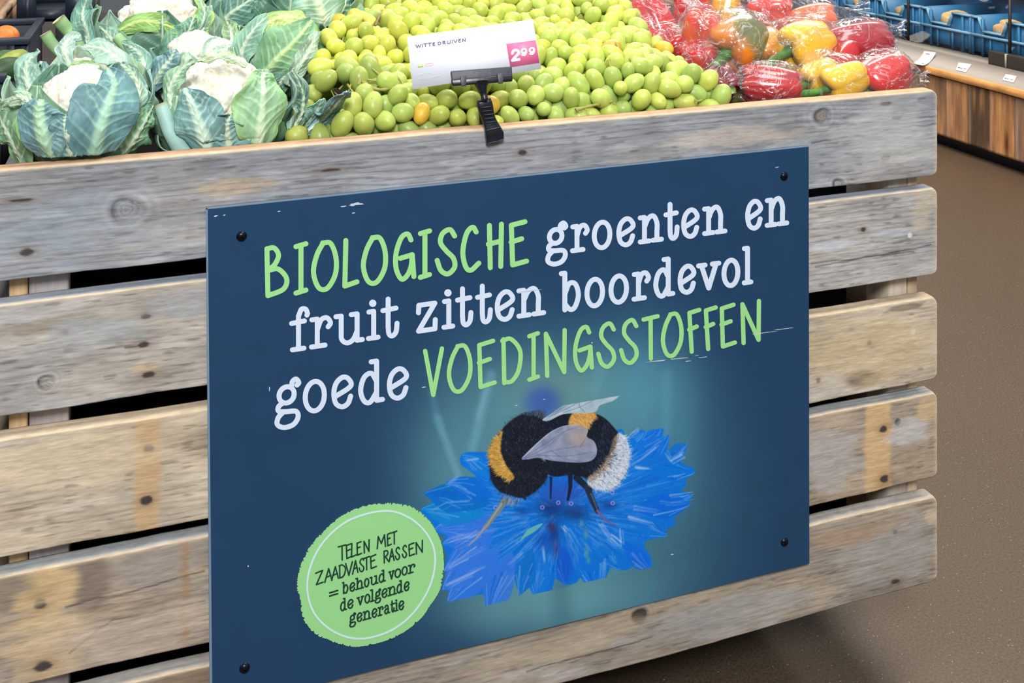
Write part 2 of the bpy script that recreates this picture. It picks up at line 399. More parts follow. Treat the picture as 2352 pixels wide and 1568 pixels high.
crate = thing('produce_crate', 'large crate of weathered grey and yellowish reclaimed planks heaped with vegetables', 'crate', loc=(0.4, FY + 0.3, 0.1))
inv = Vector((-0.4, -FY - 0.3, -0.1))
def crate_part(name, V, F, mat, col):
    return mesh_obj(name, np.asarray(V) + np.array(inv), F, mat, crate, col=col)
planks = [
 (11, (13, 392), (2150, 209), (0, 645.5), (2152, 401.7), (151, 153, 156), [
   ('knot', 290, 481, 0.0145), ('knot', 1888, 266, 0.012, (156, 146, 138)), ('knot', 1925, 424, 0.009), ('nail', 62, 578, 0.006, 0.0045),
   ('nail', 1200, 350, 0.005, 0.003), ('nail', 2035, 238, 0.008, 0.003), ('nail', 2060, 270, 0.008, 0.003), ('nail', 2035, 362, 0.007, 0.004),
   ('crack', 1862, 327, 2150, 283), ('patch', 540, 430, 0.05, 0.012, TAN, 0.5), ('patch', 1700, 310, 0.09, 0.02, (196, 182, 168), 0.6),
   ('patch', 2040, 330, 0.09, 0.05, (190, 190, 186), 0.75), ('patch', 150, 520, 0.09, 0.04, (160, 170, 180), 0.5), ('nail', 50, 460, .012, .002), ('nail', 760, 390, .01, .002)], 0.25, 0.0012, (200, 162, 128)),  # the last tone holds the orange light on the top face
 (21, (0, 703), (2151, 432), (0, 956.7), (2152, 627.5), (178, 174, 169), [
   ('nail', 336, 727, 0.006, 0.003), ('nail', 330, 791, 0.006, 0.003), ('nail', 341, 860, 0.006, 0.003), ('crack', 285, 796, 325, 791), ('knot', 106, 877, 0.007), ('nail', 150, 762, 0.004, 0.003),
   ('patch', 110, 750, 0.08, 0.012, (150, 134, 112), 0.55), ('patch', 220, 760, 0.07, 0.02, (166, 172, 176), 0.6), ('patch', 330, 845, 0.018, 0.006, TAN, 0.6), ('patch', 420, 690, 0.05, 0.02, (160, 166, 170), 0.5),
   ('dot', 2090, 540, 0.004, (226, 226, 224)), ('patch', 1900, 565, 0.05, 0.008, PALE, 0.8), ('patch', 2050, 535, 0.05, 0.006, PALE, 0.6), ('nail', 1983, 527, .004, .003),
   ('patch', 2120, 460, 0.02, 0.05, (205, 190, 165), 0.6), ('crack', 1870, 615, 2140, 560), ('crack', 1862, 607, 2100, 575)], 0.3, 0.0012, (150, 156, 166)),
 (31, (471, 941), (1859, 728), (0, 1281), (2153, 870), (199, 184, 161), [
   ('band', 308, 366, (206, 168, 122), 0.75, 1090), ('nail', 341, 1029, 0.0055, 0.004), ('nail', 336, 1149, 0.0055, 0.004), ('patch', 120, 1060, 0.12, 0.03, (222, 200, 164), 0.6),
   ('dot', 2097, 760, 0.005, (236, 234, 230)), ('nail', 1997, 787, .0035, .003), ('patch', 1975, 868, 0.035, 0.014, (112, 96, 78), 0.75), ('patch', 2080, 706, 0.03, 0.005, (110, 104, 92), 0.7), ('nail', 1880, 873, .004, .004),
   ('patch', 2000, 800, 0.12, 0.05, (212, 188, 148), 0.7), ('patch', 1900, 890, 0.05, 0.02, (200, 192, 180), 0.6), ('patch', 30, 990, 0.1, 0.02, (190, 180, 165), 0.6)], 0.35, 0.002, (206, 186, 158)),
 (41, (0, 1326), (2150, 901), (148, 1549), (2153, 1095), (172, 156, 138), [
   ('patch', 200, 1330, 0.03, 0.05, (128, 112, 98), 0.8), ('patch', 60, 1360, 0.06, 0.03, (140, 128, 112), 0.7), ('patch', 380, 1290, 0.07, 0.03, (160, 150, 140), 0.7), ('band', 415, 432, (168, 128, 96), 0.6, 1270),
   ('patch', 105, 1378, 0.035, 0.035, (214, 184, 136), 0.9), ('nail', 92, 1386, 0.007, 0.006), ('patch', 120, 1480, 0.05, 0.05, (214, 188, 148), 0.8), ('nail', 98, 1530, 0.009, 0.005),
   ('crack', 150, 1395, 470, 1310), ('crack', 160, 1500, 260, 1420), ('crack', 260, 1420, 470, 1380), ('patch', 330, 1450, 0.1, 0.03, (196, 178, 160), 0.7),
   ('band', 1988, 2045, (222, 184, 132), 0.85, 1000), ('nail', 2029, 985, 0.0055, 0.004), ('nail', 2031, 1099, 0.0065, 0.005), ('dot', 2062, 969, 0.0055, (66, 74, 72)), ('patch', 2090, 990, 0.04, 0.02, PALE, 0.6),
   ('patch', 2130, 940, .02, .02, (216, 186, 140), .7), ('patch', 1900, 1050, 0.06, 0.05, (186, 182, 178), 0.7), ('patch', 1930, 950, .05, .02, (196, 174, 150), .6)], 0.4, 0.0025, (164, 166, 166)),
 (51, (475, 1529), (2153, 1140), (1500, 1511), (2150, 1332), (164, 152, 137), [
   ('knot', 1470, 1414, 0.0095, (70, 58, 52)), ('nail', 2056, 1222, 0.004, 0.003), ('nail', 2056, 1335, 0.006, 0.003), ('patch', 1300, 1480, 0.15, 0.02, (186, 170, 144), 0.6), ('patch', 1650, 1420, 0.15, 0.03, (168, 166, 166), 0.6),
   ('patch', 2050, 1260, 0.1, 0.05, (172, 168, 162), 0.6), ('patch', 1950, 1230, .08, .015, (182, 150, 122), .6), ('crack', 1210, 1540, 1500, 1460), ('patch', 420, 1560, .05, .02, (140, 118, 96), .7), ('patch', 2140, 1185, 0.012, 0.012, (216, 192, 160), .8)], 0.35, 0.002, (178, 172, 164)),
]
PL_Z = []
for sd, lt, rt, lb, rb, base, feats, warm, wav, tcol in planks:
    V, F, c = front_plank(sd, lt, rt, lb, rb, base, feats, warm=warm, wav=wav, top_col=tcol)
    crate_part('plank', V, F, m_wood, c)
    PL_Z.append((V[:, 2].min(), V[:, 2].max()))
TOPZ = float(face_xz(2150, 209)[1])
def rough_box(lo, hi, base, seed, axis, n=40, rot=None):
    """a sawn board: a box subdivided along its length with its own wood colours"""
    lo = np.asarray(lo, float); hi = np.asarray(hi, float)
    oth = [i for i in range(3) if i != axis]
    t = np.linspace(lo[axis], hi[axis], n)
    a, b_ = oth
    q = []
    r = 0.002
    cs = [(lo[a] + r, lo[b_]), (hi[a] - r, lo[b_]), (hi[a], lo[b_] + r), (hi[a], hi[b_] - r), (hi[a] - r, hi[b_]), (lo[a] + r, hi[b_]), (lo[a], hi[b_] - r), (lo[a], lo[b_] + r)]
    V = np.zeros((n, 8, 3))
    for j, (u, v) in enumerate(cs):
        V[:, j, axis] = t; V[:, j, a] = u; V[:, j, b_] = v
    nz = Noise(seed)
    V = V.reshape(-1, 3)
    w = (nz.fbm(V[:, axis] * 14, V[:, a] * 90 + V[:, b_] * 50, 3) - 0.5) * 0.0015
    V[:, oth[0]] += w; V[:, oth[1]] += w
    c = np.asarray(base, float)[None] * (0.78 + 0.44 * nz.fbm(V[:, axis] * 20, V[:, a] * 60 + V[:, b_] * 60, 4))[:, None]
    F = [list(f) for f in grid_faces(n, 8, close_v=True)] + [list(range(8))[::-1], [(n - 1) * 8 + i for i in range(8)]]
    return V, F, lin_arr(c)
CD = 0.78                                # depth of the crate
yb = FY + 0.0225
zlo, zhi = PL_Z[4][0] + 0.01, TOPZ - 0.035
def post(pxa, pxb, pyr, depth, base, seed):
    xa = float(on(pxa, pyr, y=yb)[0]); xb = float(on(pxb, pyr, y=yb)[0])
    V, F, c = rough_box((xa, yb, zlo), (xb, yb + depth, zhi), base, seed, 2)
    crate_part('post', V, F, m_wood_z, c)
    return xa, xb
post(20, 63, 670, 0.05, (214, 180, 136), 61)
post(66, 158, 670, 0.035, (178, 168, 164), 62)
post(2040, 2084, 640, 0.05, (200, 186, 168), 63)
xpr = post(2086, 2108, 640, 0.05, (214, 190, 158), 64)[1]
for (xa, xb, sd) in ((XL + 0.012, XL + 0.062, 65), (XR - 0.07, XR - 0.03, 66)):
    V, F, c = rough_box((xa, FY + CD - 0.06, zlo), (xb, FY + CD - 0.022, zhi), (190, 176, 156), sd, 2)
    crate_part('post', V, F, m_wood_z, c)
# side boards run back from just behind the front boards
for i, (za, zb_) in enumerate(PL_Z):
    for xs, sd in ((XL, 70), (XR - 0.024, 80)):
        lo_z, hi_z = za + 0.012, zb_ - (0.045 if i == 0 else 0.025)
        x0 = xs if xs < 0 else XR - 0.022
        V, F, c = rough_box((x0, FY + 0.0235, lo_z), (x0 + 0.02, FY + CD - 0.022, hi_z), (178, 178, 178) if i < 2 else (192, 176, 152), sd + i, 1)
        crate_part('side_plank', V, F, m_wood_y, c)
    V, F, c = rough_box((XL, FY + CD - 0.02, za + 0.01), (XR, FY + CD, zb_ - 0.03), (180, 172, 162), 90 + i, 0)
    crate_part('back_plank', V, F, m_wood, c)
m_black = plain('dull_black', rgba(9, 9, 11), 0.95, noise=0.3, spec=0.1)
mb = MB()
lx0, lx1, ly0, ly1 = XL + 0.024, XR - 0.095, FY + 0.076, FY + CD - 0.066
mb.box((lx0, ly0, PL_Z[4][0] + 0.02), (lx1, ly1, TOPZ - 0.13))
o = mb.build('shade_box', m_black, crate); o.location = inv  # black box added inside so the gaps between planks read as deep shade
for cx_ in (XL + 0.35, XR - 0.35):
    for cy_ in (FY + 0.3, FY + 0.62):
        mb = MB(); mb.box((cx_ - 0.03, cy_ - 0.03, 0.0), (cx_ + 0.03, cy_ + 0.03, PL_Z[4][0] + 0.03))
        o = mb.build('support', m_black, crate, bevel=0.004); o.location = inv
# ------------------------------------------------------------------ the printed sign screwed to the crate
SY = FY - 0.0062                         # the sign's printed face
SIGN = np.array([(473, 478), (1857.5, 335), (1859, 1294), (482, 1631.5)], float)   # its corners in the photo
def sp_(px, py, lift=0.0): return on(px, py, y=SY - lift)
NAVY = np.array([32, 65, 98.])

class Canvas:
    """a small paint box: the picture printed on the sign, laid out in the photo's own pixels"""
    def __init__(s, x0, y0, x1, y1, k):
        s.x0, s.y0, s.k = x0, y0, k
        s.w, s.h = int((x1 - x0) * k), int((y1 - y0) * k)
        s.X, s.Y = np.meshgrid(x0 + (np.arange(s.w) + .5) / k, y0 + (np.arange(s.h) + .5) / k)
        s.C = np.zeros((s.h, s.w, 3))
    def win(s, xa, ya, xb, yb):
        i0 = max(0, int((xa - s.x0) * s.k)); i1 = min(s.w, int((xb - s.x0) * s.k) + 2)
        j0 = max(0, int((ya - s.y0) * s.k)); j1 = min(s.h, int((yb - s.y0) * s.k) + 2)
        return slice(j0, max(j0, j1)), slice(i0, max(i0, i1))
    def put(s, w, m, col):
        col = np.asarray(col, float); s.C[w] = s.C[w] * (1 - m[..., None]) + col * m[..., None]
    def glow(s, x, y, rx, ry, col, a, rot=0.0, p=1.0):
        w = s.win(x - 3 * max(rx, ry), y - 3 * max(rx, ry), x + 3 * max(rx, ry), y + 3 * max(rx, ry))
        dx, dy = s.X[w] - x, s.Y[w] - y; c, sn = math.cos(rot), math.sin(rot)
        d = ((dx * c + dy * sn) / rx) ** 2 + ((-dx * sn + dy * c) / ry) ** 2
        s.put(w, a * np.exp(-d ** p), col)
    def poly(s, P, col, a=1.0, soft=0.8, sm=6, tex=None):
        P = np.asarray(P, float)
        if sm: P = catmull(P, sm, closed=True)
        m_ = soft * 3 + 2
        w = s.win(P[:, 0].min() - m_, P[:, 1].min() - m_, P[:, 0].max() + m_, P[:, 1].max() + m_)
        X, Y = s.X[w], s.Y[w]
        if X.size == 0: return
        ins = np.zeros(X.shape, bool); dist = np.full(X.shape, 1e9)
        Q = np.roll(P, -1, 0)
        for (xa, ya), (xb, yb_) in zip(P, Q):
            if ya != yb_:
                ins ^= ((ya > Y) != (yb_ > Y)) & (X < (xb - xa) * (Y - ya) / (yb_ - ya) + xa)
            L = (xb - xa) ** 2 + (yb_ - ya) ** 2 + 1e-9
            t = np.clip(((X - xa) * (xb - xa) + (Y - ya) * (yb_ - ya)) / L, 0, 1)
            dist = np.minimum(dist, (X - xa - t * (xb - xa)) ** 2 + (Y - ya - t * (yb_ - ya)) ** 2)
        sd = np.where(ins, 1, -1) * np.sqrt(dist)
        m = smooth(-soft, soft, sd) * a
        s.put(w, m, col if tex is None else tex(X, Y))
    def stroke(s, P, w0, w1, col, a=1.0, soft=0.7):
        P = np.asarray(P, float); m_ = max(w0, w1) + soft * 2
        w = s.win(P[:, 0].min() - m_, P[:, 1].min() - m_, P[:, 0].max() + m_, P[:, 1].max() + m_)
        X, Y = s.X[w], s.Y[w]
        if X.size == 0: return
        best = np.full(X.shape, 1e9); n = len(P) - 1
        for i in range(n):
            (xa, ya), (xb, yb_) = P[i], P[i + 1]
            L = (xb - xa) ** 2 + (yb_ - ya) ** 2 + 1e-9
            t = np.clip(((X - xa) * (xb - xa) + (Y - ya) * (yb_ - ya)) / L, 0, 1)
            wd = w0 + (w1 - w0) * (i + t) / n
            best = np.minimum(best, np.sqrt((X - xa - t * (xb - xa)) ** 2 + (Y - ya - t * (yb_ - ya)) ** 2) - wd / 2)
        s.put(w, (1 - smooth(-soft, soft, best)) * a, col)
    def sample(s, px, py):
        u = np.clip((np.asarray(px) - s.x0) * s.k - .5, 0, s.w - 1.001); v = np.clip((np.asarray(py) - s.y0) * s.k - .5, 0, s.h - 1.001)
        i, j = u.astype(int), v.astype(int); f, g = (u - i)[:, None], (v - j)[:, None]
        C = s.C
        return (C[j, i] * (1 - f) + C[j, i + 1] * f) * (1 - g) + (C[j + 1, i] * (1 - f) + C[j + 1, i + 1] * f) * g

def backdrop(cv):
    """the blurred meadow behind the flower, fading to the sign's navy"""
    cv.C[:] = NAVY
    cv.glow(1320, 1130, 330, 330, (76, 132, 150), 0.95, p=1.5)
    cv.glow(1200, 960, 180, 140, (86, 140, 156), 0.75)
    cv.glow(1310, 900, 190, 90, (104, 150, 144), 0.75)
    cv.glow(1480, 900, 110, 150, (88, 154, 178), 0.7)
    cv.glow(1050, 1100, 110, 170, (98, 156, 164), 0.6)
    cv.glow(1290, 1370, 240, 90, (106, 162, 168), 0.8)
    cv.glow(1150, 1400, 120, 60, (98, 152, 156), 0.5)
    cv.glow(1560, 1010, 40, 150, (70, 134, 158), 0.5)
    cv.glow(1247, 925, 42, 40, (52, 84, 178), 0.75, p=1.6)
    for P, wd, c, a in (([(1005, 960), (1052, 1090)], 16, (112, 168, 186), .55), ([(1128, 860), (1085, 1030)], 20, (112, 168, 190), .55), ([(1120, 880), (1098, 960)], 10, (130, 184, 204), .45),
                        ([(1385, 840), (1365, 900)], 26, (100, 160, 180), .35), ([(1533, 860), (1530, 990)], 24, (96, 160, 182), .35), ([(1286, 1350), (1292, 1440)], 46, (66, 112, 126), .5), ([(990, 900), (1015, 1000)], 14, (96, 150, 176), .35)):
        cv.stroke(P, wd, wd, c, a, soft=wd * .45)
def zc(L): return [(940 + x * .37, 860 + y * .37) for x, y in L]
cv = Canvas(880, 850, 1700, 1470, 1.35)
backdrop(cv)
rp = np.random.default_rng(5)
BLUE = np.array([4, 116, 218.])
flower = zc([(75, 830), (150, 790), (90, 740), (150, 710), (280, 730), (230, 665), (300, 640), (420, 632), (320, 560), (330, 490), (420, 480), (520, 490), (700, 560), (1000, 600), (1250, 500), (1290, 345), (1330, 350), (1345, 400), (1410, 345), (1465, 350), (1460, 375), (1555, 335), (1580, 345), (1560, 420), (1615, 378), (1600, 480), (1665, 450), (1722, 430), (1700, 515), (1680, 560), (1755, 575), (1772, 610), (1715, 650), (1720, 690), (1650, 745), (1758, 742), (1735, 790), (1745, 805), (1650, 870), (1650, 935), (1590, 960), (1600, 1000), (1470, 1030), (1470, 1090), (1500, 1130), (1505, 1230), (1430, 1150), (1385, 1150), (1380, 1200), (1310, 1215), (1250, 1195), (1210, 1300), (1165, 1340), (1100, 1275), (1060, 1260), (1040, 1290), (970, 1305), (905, 1265), (880, 1360), (790, 1395), (745, 1320), (682, 1372), (665, 1240), (605, 1240), (560, 1420), (490, 1485), (470, 1430), (455, 1360), (235, 1410), (270, 1345), (205, 1335), (230, 1260), (300, 1225), (215, 1220), (235, 1120), (205, 1050), (225, 1000), (170, 985), (150, 930), (90, 870)])
cv.poly(flower, BLUE, soft=1.4, sm=2)
ctr = np.array([940 + 930 * .37, 860 + 850 * .37])
FP = np.array(flower)
# rays of paler and deeper blue along the florets
for i in range(1500):
    q = FP[rp.integers(len(FP))] * 0.6 + FP[rp.integers(len(FP))] * 0.4 if rp.random() < .25 else FP[rp.integers(len(FP))] + rp.normal(0, 9, 2)
    t0, t1 = sorted(rp.uniform(0.25, 0.97, 2)); t1 = min(t1, t0 + .35)
    a_, b_ = ctr + (q - ctr) * t0, ctr + (q - ctr) * t1
    left = smooth(1230, 1020, np.array([a_[0]]))[0] * smooth(1120, 1240, np.array([a_[1]]))[0]
    c = [(2, 94, 194), (18, 136, 234), (66, 150, 238), (8, 106, 212)][rp.integers(4)] if rp.random() > .3 + .4 * left else [(112, 158, 228), (140, 176, 234), (92, 146, 232)][rp.integers(3)]
    cv.stroke([a_, (a_ + b_) / 2 + rp.normal(0, 2.5, 2), b_], rp.uniform(2, 5), .8, c, rp.uniform(.15, .5), soft=1.6)
# floret tips: each a small tooth with a pale edge
petals = [((1560, 335), (1420, 470)), ((1470, 350), (1370, 440)), ((1615, 378), (1400, 560)), ((1722, 430), (1580, 520)), ((1772, 605), (1500, 600)), ((1758, 745), (1560, 800)), ((1745, 800), (1400, 830)), ((1600, 1000), (1380, 900)), ((1500, 1225), (1330, 1040)), ((1310, 1210), (1180, 1060)), ((1165, 1335), (1060, 1120)), ((970, 1300), (960, 1060)), ((790, 1390), (830, 1080)), ((690, 1365), (760, 1080)), ((490, 1480), (640, 1100)), ((240, 1405), (560, 1080)), ((210, 1335), (500, 1060)), ((220, 1218), (520, 1010)), ((210, 1050), (540, 960)), ((160, 960), (520, 900)), ((80, 835), (480, 860)), ((95, 738), (500, 800)), ((235, 660), (520, 760)), ((330, 500), (520, 640))]
for (tx, ty), (bx, by) in petals:
    T, B = np.array(zc([(tx, ty)])[0]), np.array(zc([(bx, by)])[0])
    d = T - B; L = np.hypot(*d); d /= L; nrm = np.array([-d[1], d[0]])
    wd = L * .3
    sh = [B, B + d * L * .55 + nrm * wd * .8, T - d * 4 + nrm * 5, T, T - d * 8 - nrm * 6, B + d * L * .6 - nrm * wd * .75]
    lw = tx < 560 and ty > 850
    cv.poly(sh, (52, 122, 228) if lw else BLUE + rp.normal(0, 7, 3), .85, soft=1.2, sm=4)
    for k in range(7):
        o_ = rp.uniform(-.6, .6)
        p0, p1 = B + d * L * rp.uniform(.3, .6) + nrm * wd * o_, T - d * rp.uniform(2, L * .25) + nrm * wd * .35 * o_
        cv.stroke([p0, (p0 + p1) / 2 + nrm * 1.5, p1], 3.4, 1, [(120, 168, 236), (90, 148, 232), (164, 192, 240), (6, 84, 196)][rp.integers(4)], .55 if lw else .42, soft=1.3)
    cv.stroke([T - d * L * .4 + nrm * wd * .62, T - d * 5 + nrm * 4, T], 1.6, 1.2, (130, 176, 238), .6, soft=.9)
for P, c, a in (([(380, 790), (240, 800), (150, 850)], (140, 168, 232), .5), ([(420, 520), (360, 530)], (134, 178, 236), .8), ([(300, 650), (250, 680), (330, 690)], (126, 166, 232), .7), ([(1420, 350), (1360, 400)], (150, 180, 236), .8), ([(1540, 430), (1440, 510), (1380, 540)], (128, 170, 238), .8), ([(1690, 500), (1620, 540), (1590, 490)], (180, 196, 238), .8), ([(1400, 575), (1480, 580)], (170, 195, 240), .8), ([(1620, 770), (1760, 750)], (150, 180, 236), .6), ([(1400, 830), (1540, 850)], (160, 180, 238), .7), ([(1370, 880), (1520, 920)], (164, 182, 240), .8), ([(1250, 1000), (1310, 1050), (1300, 960)], (188, 200, 240), .85), ([(1180, 920), (1280, 1060)], (170, 190, 240), .7), ([(1200, 1160), (1190, 1280)], (150, 180, 240), .7), ([(960, 940), (990, 970)], (180, 205, 244), .8), ([(830, 1080), (840, 1165)], (190, 208, 244), .7), ([(700, 1110), (620, 1180)], (140, 170, 238), .7), ([(430, 980), (300, 1060)], (160, 170, 232), .6), ([(280, 1010), (560, 960)], (150, 172, 236), .45), ([(230, 1200), (460, 1080)], (162, 182, 238), .5), ([(240, 1300), (470, 1190)], (166, 186, 240), .5)):
    P = zc(P)
    for k in range(4):
        o_ = rp.normal(0, 4, 2); cv.stroke([np.array(p) + o_ for p in P], rp.uniform(2.5, 6), 1.2, c, a * .6, soft=1.8)
# the dark heart of the flower
for x, y, rx, ry, c, a in ((880, 830, 34, 22, (16, 40, 92), .7), (1030, 860, 34, 18, (22, 48, 100), .7), (900, 980, 14, 26, (30, 44, 104), .7), (880, 945, 9, 11, (84, 40, 70), .7), (912, 1080, 7, 16, (92, 48, 96), .6), (700, 850, 16, 12, (20, 60, 140), .5), (1240, 810, 20, 10, (14, 44, 110), .6), (840, 1030, 24, 26, (8, 66, 168), .6), (960, 1180, 20, 50, (6, 74, 182), .45), (950, 730, 60, 30, (60, 70, 170), .6)):
    (X_, Y_), = zc([(x, y)]); cv.glow(X_, Y_, rx, ry, c, a)
cv.poly(zc([(688, 1030), (740, 960), (828, 922), (790, 965), (720, 1010)]), (104, 184, 178), .95)
for x, y, rx, ry in ((1068, 925, 5, 8), (1097, 990, 5, 11), (1103, 1100, 5, 14), (1112, 1155, 4, 7)):
    (X_, Y_), = zc([(x, y)]); cv.glow(X_, Y_, rx, ry, (92, 150, 164), .85)
for x, y in ((535, 825), (826, 824), (1005, 800), (1260, 730), (1263, 797), (925, 795)):
    (X_, Y_), = zc([(x, y)]); a_ = np.linspace(0, 6.3, 14); cv.stroke(np.stack([X_ + 4 * np.cos(a_), Y_ + 4 * np.sin(a_)], 1), 2, 2, (176, 150, 222), .9)
# ---- the bumblebee
BLK = (18, 26, 40)
def fur(n, poly_, dirf, cols, l0, l1, wd, a=.8):
    P = np.array(zc(poly_)); Q = np.roll(P, -1, 0)
    lo, hi = P.min(0), P.max(0); k = 0
    while k < n:
        x, y = rp.uniform(lo, hi)
        ins = False
        for (xa, ya), (xb, yb_) in zip(P, Q):
            if (ya > y) != (yb_ > y) and x < (xb - xa) * (y - ya) / (yb_ - ya) + xa: ins = not ins
        if not ins: continue
        k += 1
        d = np.array(dirf((x - 940) / .37, (y - 860) / .37), float); d /= np.hypot(*d) + 1e-9
        ang = rp.normal(0, .3); d = np.array([d[0] * math.cos(ang) - d[1] * math.sin(ang), d[0] * math.sin(ang) + d[1] * math.cos(ang)])
        L = rp.uniform(l0, l1); c = np.array(cols[rp.integers(len(cols))]) + rp.normal(0, 5)
        cv.stroke([(x, y), (x + d[0] * L * .5, y + d[1] * L * .5), (x + d[0] * L, y + d[1] * L)], wd, .5, np.clip(c, 0, 255), a, soft=.6)
for P, w0, w1, c in (([(1000, 630), (1000, 700), (985, 775)], 11, 6, (20, 30, 62)), ([(880, 640), (878, 770)], 6, 3, (24, 34, 70)), ([(1040, 640), (1120, 715)], 16, 13, (26, 36, 52)), ([(1105, 700), (1140, 790), (1170, 850)], 15, 11, (34, 46, 66)), ([(1170, 845), (1215, 905), (1285, 935)], 7, 3, (112, 96, 150)), ([(590, 790), (540, 860), (470, 950)], 15, 11, (118, 134, 136)), ([(470, 945), (430, 1000), (370, 1060)], 6, 3, (150, 150, 170)), ([(700, 750), (720, 770)], 8, 6, (40, 44, 56))):
    cv.stroke(zc(P), w0, w1, c, 1, soft=1.2)
cv.stroke(zc([(575, 800), (520, 880), (480, 940)]), 4, 3, (172, 180, 172), .7, soft=1.2)
cv.stroke(zc([(1130, 740), (1165, 830)]), 4, 3, (96, 116, 142), .7, soft=1.2)
abd = [(850, 300), (940, 250), (1010, 232), (1100, 232), (1165, 245), (1225, 280), (1285, 345), (1335, 400), (1362, 480), (1345, 610), (1290, 690), (1220, 715), (1140, 695), (1090, 640), (1000, 622), (900, 632), (850, 580)]
cv.poly(zc(abd), BLK, 1, soft=1.8)
white = [(1295, 360), (1345, 395), (1366, 480), (1350, 600), (1290, 685), (1225, 715), (1140, 705), (1105, 655), (1190, 590), (1245, 500), (1285, 430)]
cv.poly(zc(white), (196, 208, 222), 1, soft=2.5)
cv.poly(zc([(1265, 400), (1300, 380), (1262, 520), (1205, 610), (1130, 665), (1105, 640), (1190, 575), (1240, 490)]), (176, 146, 116), .75, soft=3)
out = lambda x, y: (x - 1010, y - 480)
fur(900, abd, lambda x, y: (.6, .8) if x > 900 else (0.2, 1), [BLK, (30, 40, 58), (10, 14, 26), (44, 56, 76)], 4, 9, 1.3, .75)
fur(240, [(1210, 290), (1285, 345), (1240, 480), (1160, 580), (1110, 620), (1130, 500)], lambda x, y: (.35, .9), [(52, 66, 88), (40, 66, 84), (22, 30, 46)], 4, 9, 1.3, .7)
fur(1000, white, out, [(222, 232, 242), (184, 198, 218), (206, 216, 230), (238, 242, 248), (160, 172, 190)], 6, 13, 1.4, .75)
fur(150, [(1240, 480), (1290, 400), (1262, 520), (1205, 610), (1120, 660), (1110, 640)], out, [(196, 164, 128), (150, 122, 98), (90, 84, 86)], 5, 11, 1.3, .8)
fur(60, [(1180, 520), (1290, 440), (1280, 560), (1200, 640)], out, [(54, 62, 80)], 5, 10, 1.2, .6)
ylw = [(1010, 245), (1080, 232), (1150, 238), (1160, 262), (1125, 300), (1108, 335), (1040, 330), (990, 312)]
cv.poly(zc(ylw), (206, 156, 82), 1, soft=2.5)
fur(420, ylw, lambda x, y: (.6, .6), [(226, 176, 98), (196, 142, 70), (236, 190, 116), (168, 122, 70)], 4, 9, 1.3, .8)
cv.poly(zc([(815, 285), (880, 330), (890, 370), (830, 390)]), (30, 100, 214), .9, soft=2)
thx = [(498, 560), (515, 450), (570, 350), (640, 280), (720, 240), (800, 248), (850, 290), (885, 350), (870, 420), (800, 500), (860, 560), (850, 650), (770, 735), (690, 765), (620, 745), (560, 725), (512, 660)]
cv.poly(zc(thx), BLK, 1, soft=2)
tout = lambda x, y: (x - 720, y - 520)
fur(1700, thx, tout, [BLK, (34, 42, 56), (12, 16, 28), (54, 62, 74), (24, 30, 44)], 6, 12, 1.2, .7)
fur(160, [(690, 250), (800, 240), (850, 290), (780, 260)], lambda x, y: (.2, -1), [(60, 70, 92), (92, 100, 122), (40, 48, 64)], 12, 24, 1.1, .6)
fur(90, [(560, 740), (650, 760), (700, 770), (640, 800)], lambda x, y: (-.3, 1), [(120, 130, 150), (60, 68, 84), (160, 168, 182)], 8, 18, 1.1, .7)
col_ = [(578, 350), (525, 420), (496, 490), (510, 560), (560, 620), (630, 655), (650, 630), (600, 560), (568, 480), (572, 400)]
cv.poly(zc(col_), (196, 148, 66), 1, soft=3)
fur(700, col_, tout, [(222, 174, 84), (190, 142, 60), (236, 192, 108), (150, 112, 52), (206, 156, 68)], 6, 13, 1.3, .8)
for k in range(60):
    x, y = rp.uniform(560, 840), rp.uniform(290, 700); (X_, Y_), = zc([(x, y)]); cv.glow(X_, Y_, .9, .9, (150, 160, 178), .6)
wing1 = [(828, 278), (920, 228), (1000, 165), (1120, 100), (1240, 60), (1326, 48), (1322, 105), (1270, 160), (1185, 190), (1160, 228), (1090, 240), (960, 245), (870, 285)]
def wtex(X, Y):
    n = NZ[3].fbm(X * .05, Y * .12, 3)[..., None]
    return np.array([150, 178, 192.]) * (1 - n) + np.array([206, 216, 222.]) * n
cv.poly(zc(wing1), (168, 190, 204), .93, soft=1, tex=wtex)
wing2 = [(700, 517), (780, 435), (870, 360), (950, 322), (1040, 312), (1108, 338), (1103, 385), (1148, 415), (1166, 475), (1140, 528), (1060, 546), (900, 536), (800, 517), (725, 527)]
def wtex2(X, Y):
    n = NZ[4].fbm(X * .06, Y * .06, 3)[..., None]
    x, y = (X - 940) / .37, (Y - 860) / .37
    warm = np.exp(-(((x - 1050) / 75) ** 2 + ((y - 390) / 65) ** 2))[..., None]
    c = np.array([118, 132, 166.]) * (1 - n) + np.array([176, 184, 206.]) * n
    return c * (1 - warm * .8) + np.array([198, 172, 160.]) * warm * .8
cv.poly(zc(wing2), (150, 160, 190), .92, soft=1, tex=wtex2)
for P in ([(705, 517), (860, 420), (970, 350), (1050, 325)], [(710, 520), (850, 450), (960, 360)], [(715, 522), (900, 470), (1080, 440)], [(800, 500), (980, 505), (1140, 480)], [(880, 470), (960, 520), (1060, 540)], [(1060, 450), (1103, 385)], [(840, 500), (900, 536)], [(860, 265), (1000, 200), (1130, 120), (1300, 60)], [(960, 235), (1060, 200), (1200, 130)], [(1050, 160), (1060, 200), (1090, 235)], [(900, 250), (980, 190), (1040, 170)]):
    cv.stroke(catmull(zc(P), 6), 1.6, 1, (78, 88, 122), .55, soft=.8)
for P in ([(705, 515), (790, 433), (875, 360), (960, 320), (1050, 312)], [(830, 280), (1000, 165), (1125, 98), (1326, 48)]):
    cv.stroke(catmull(zc(P), 6), 2, 1.4, (206, 216, 228), .6, soft=.8)
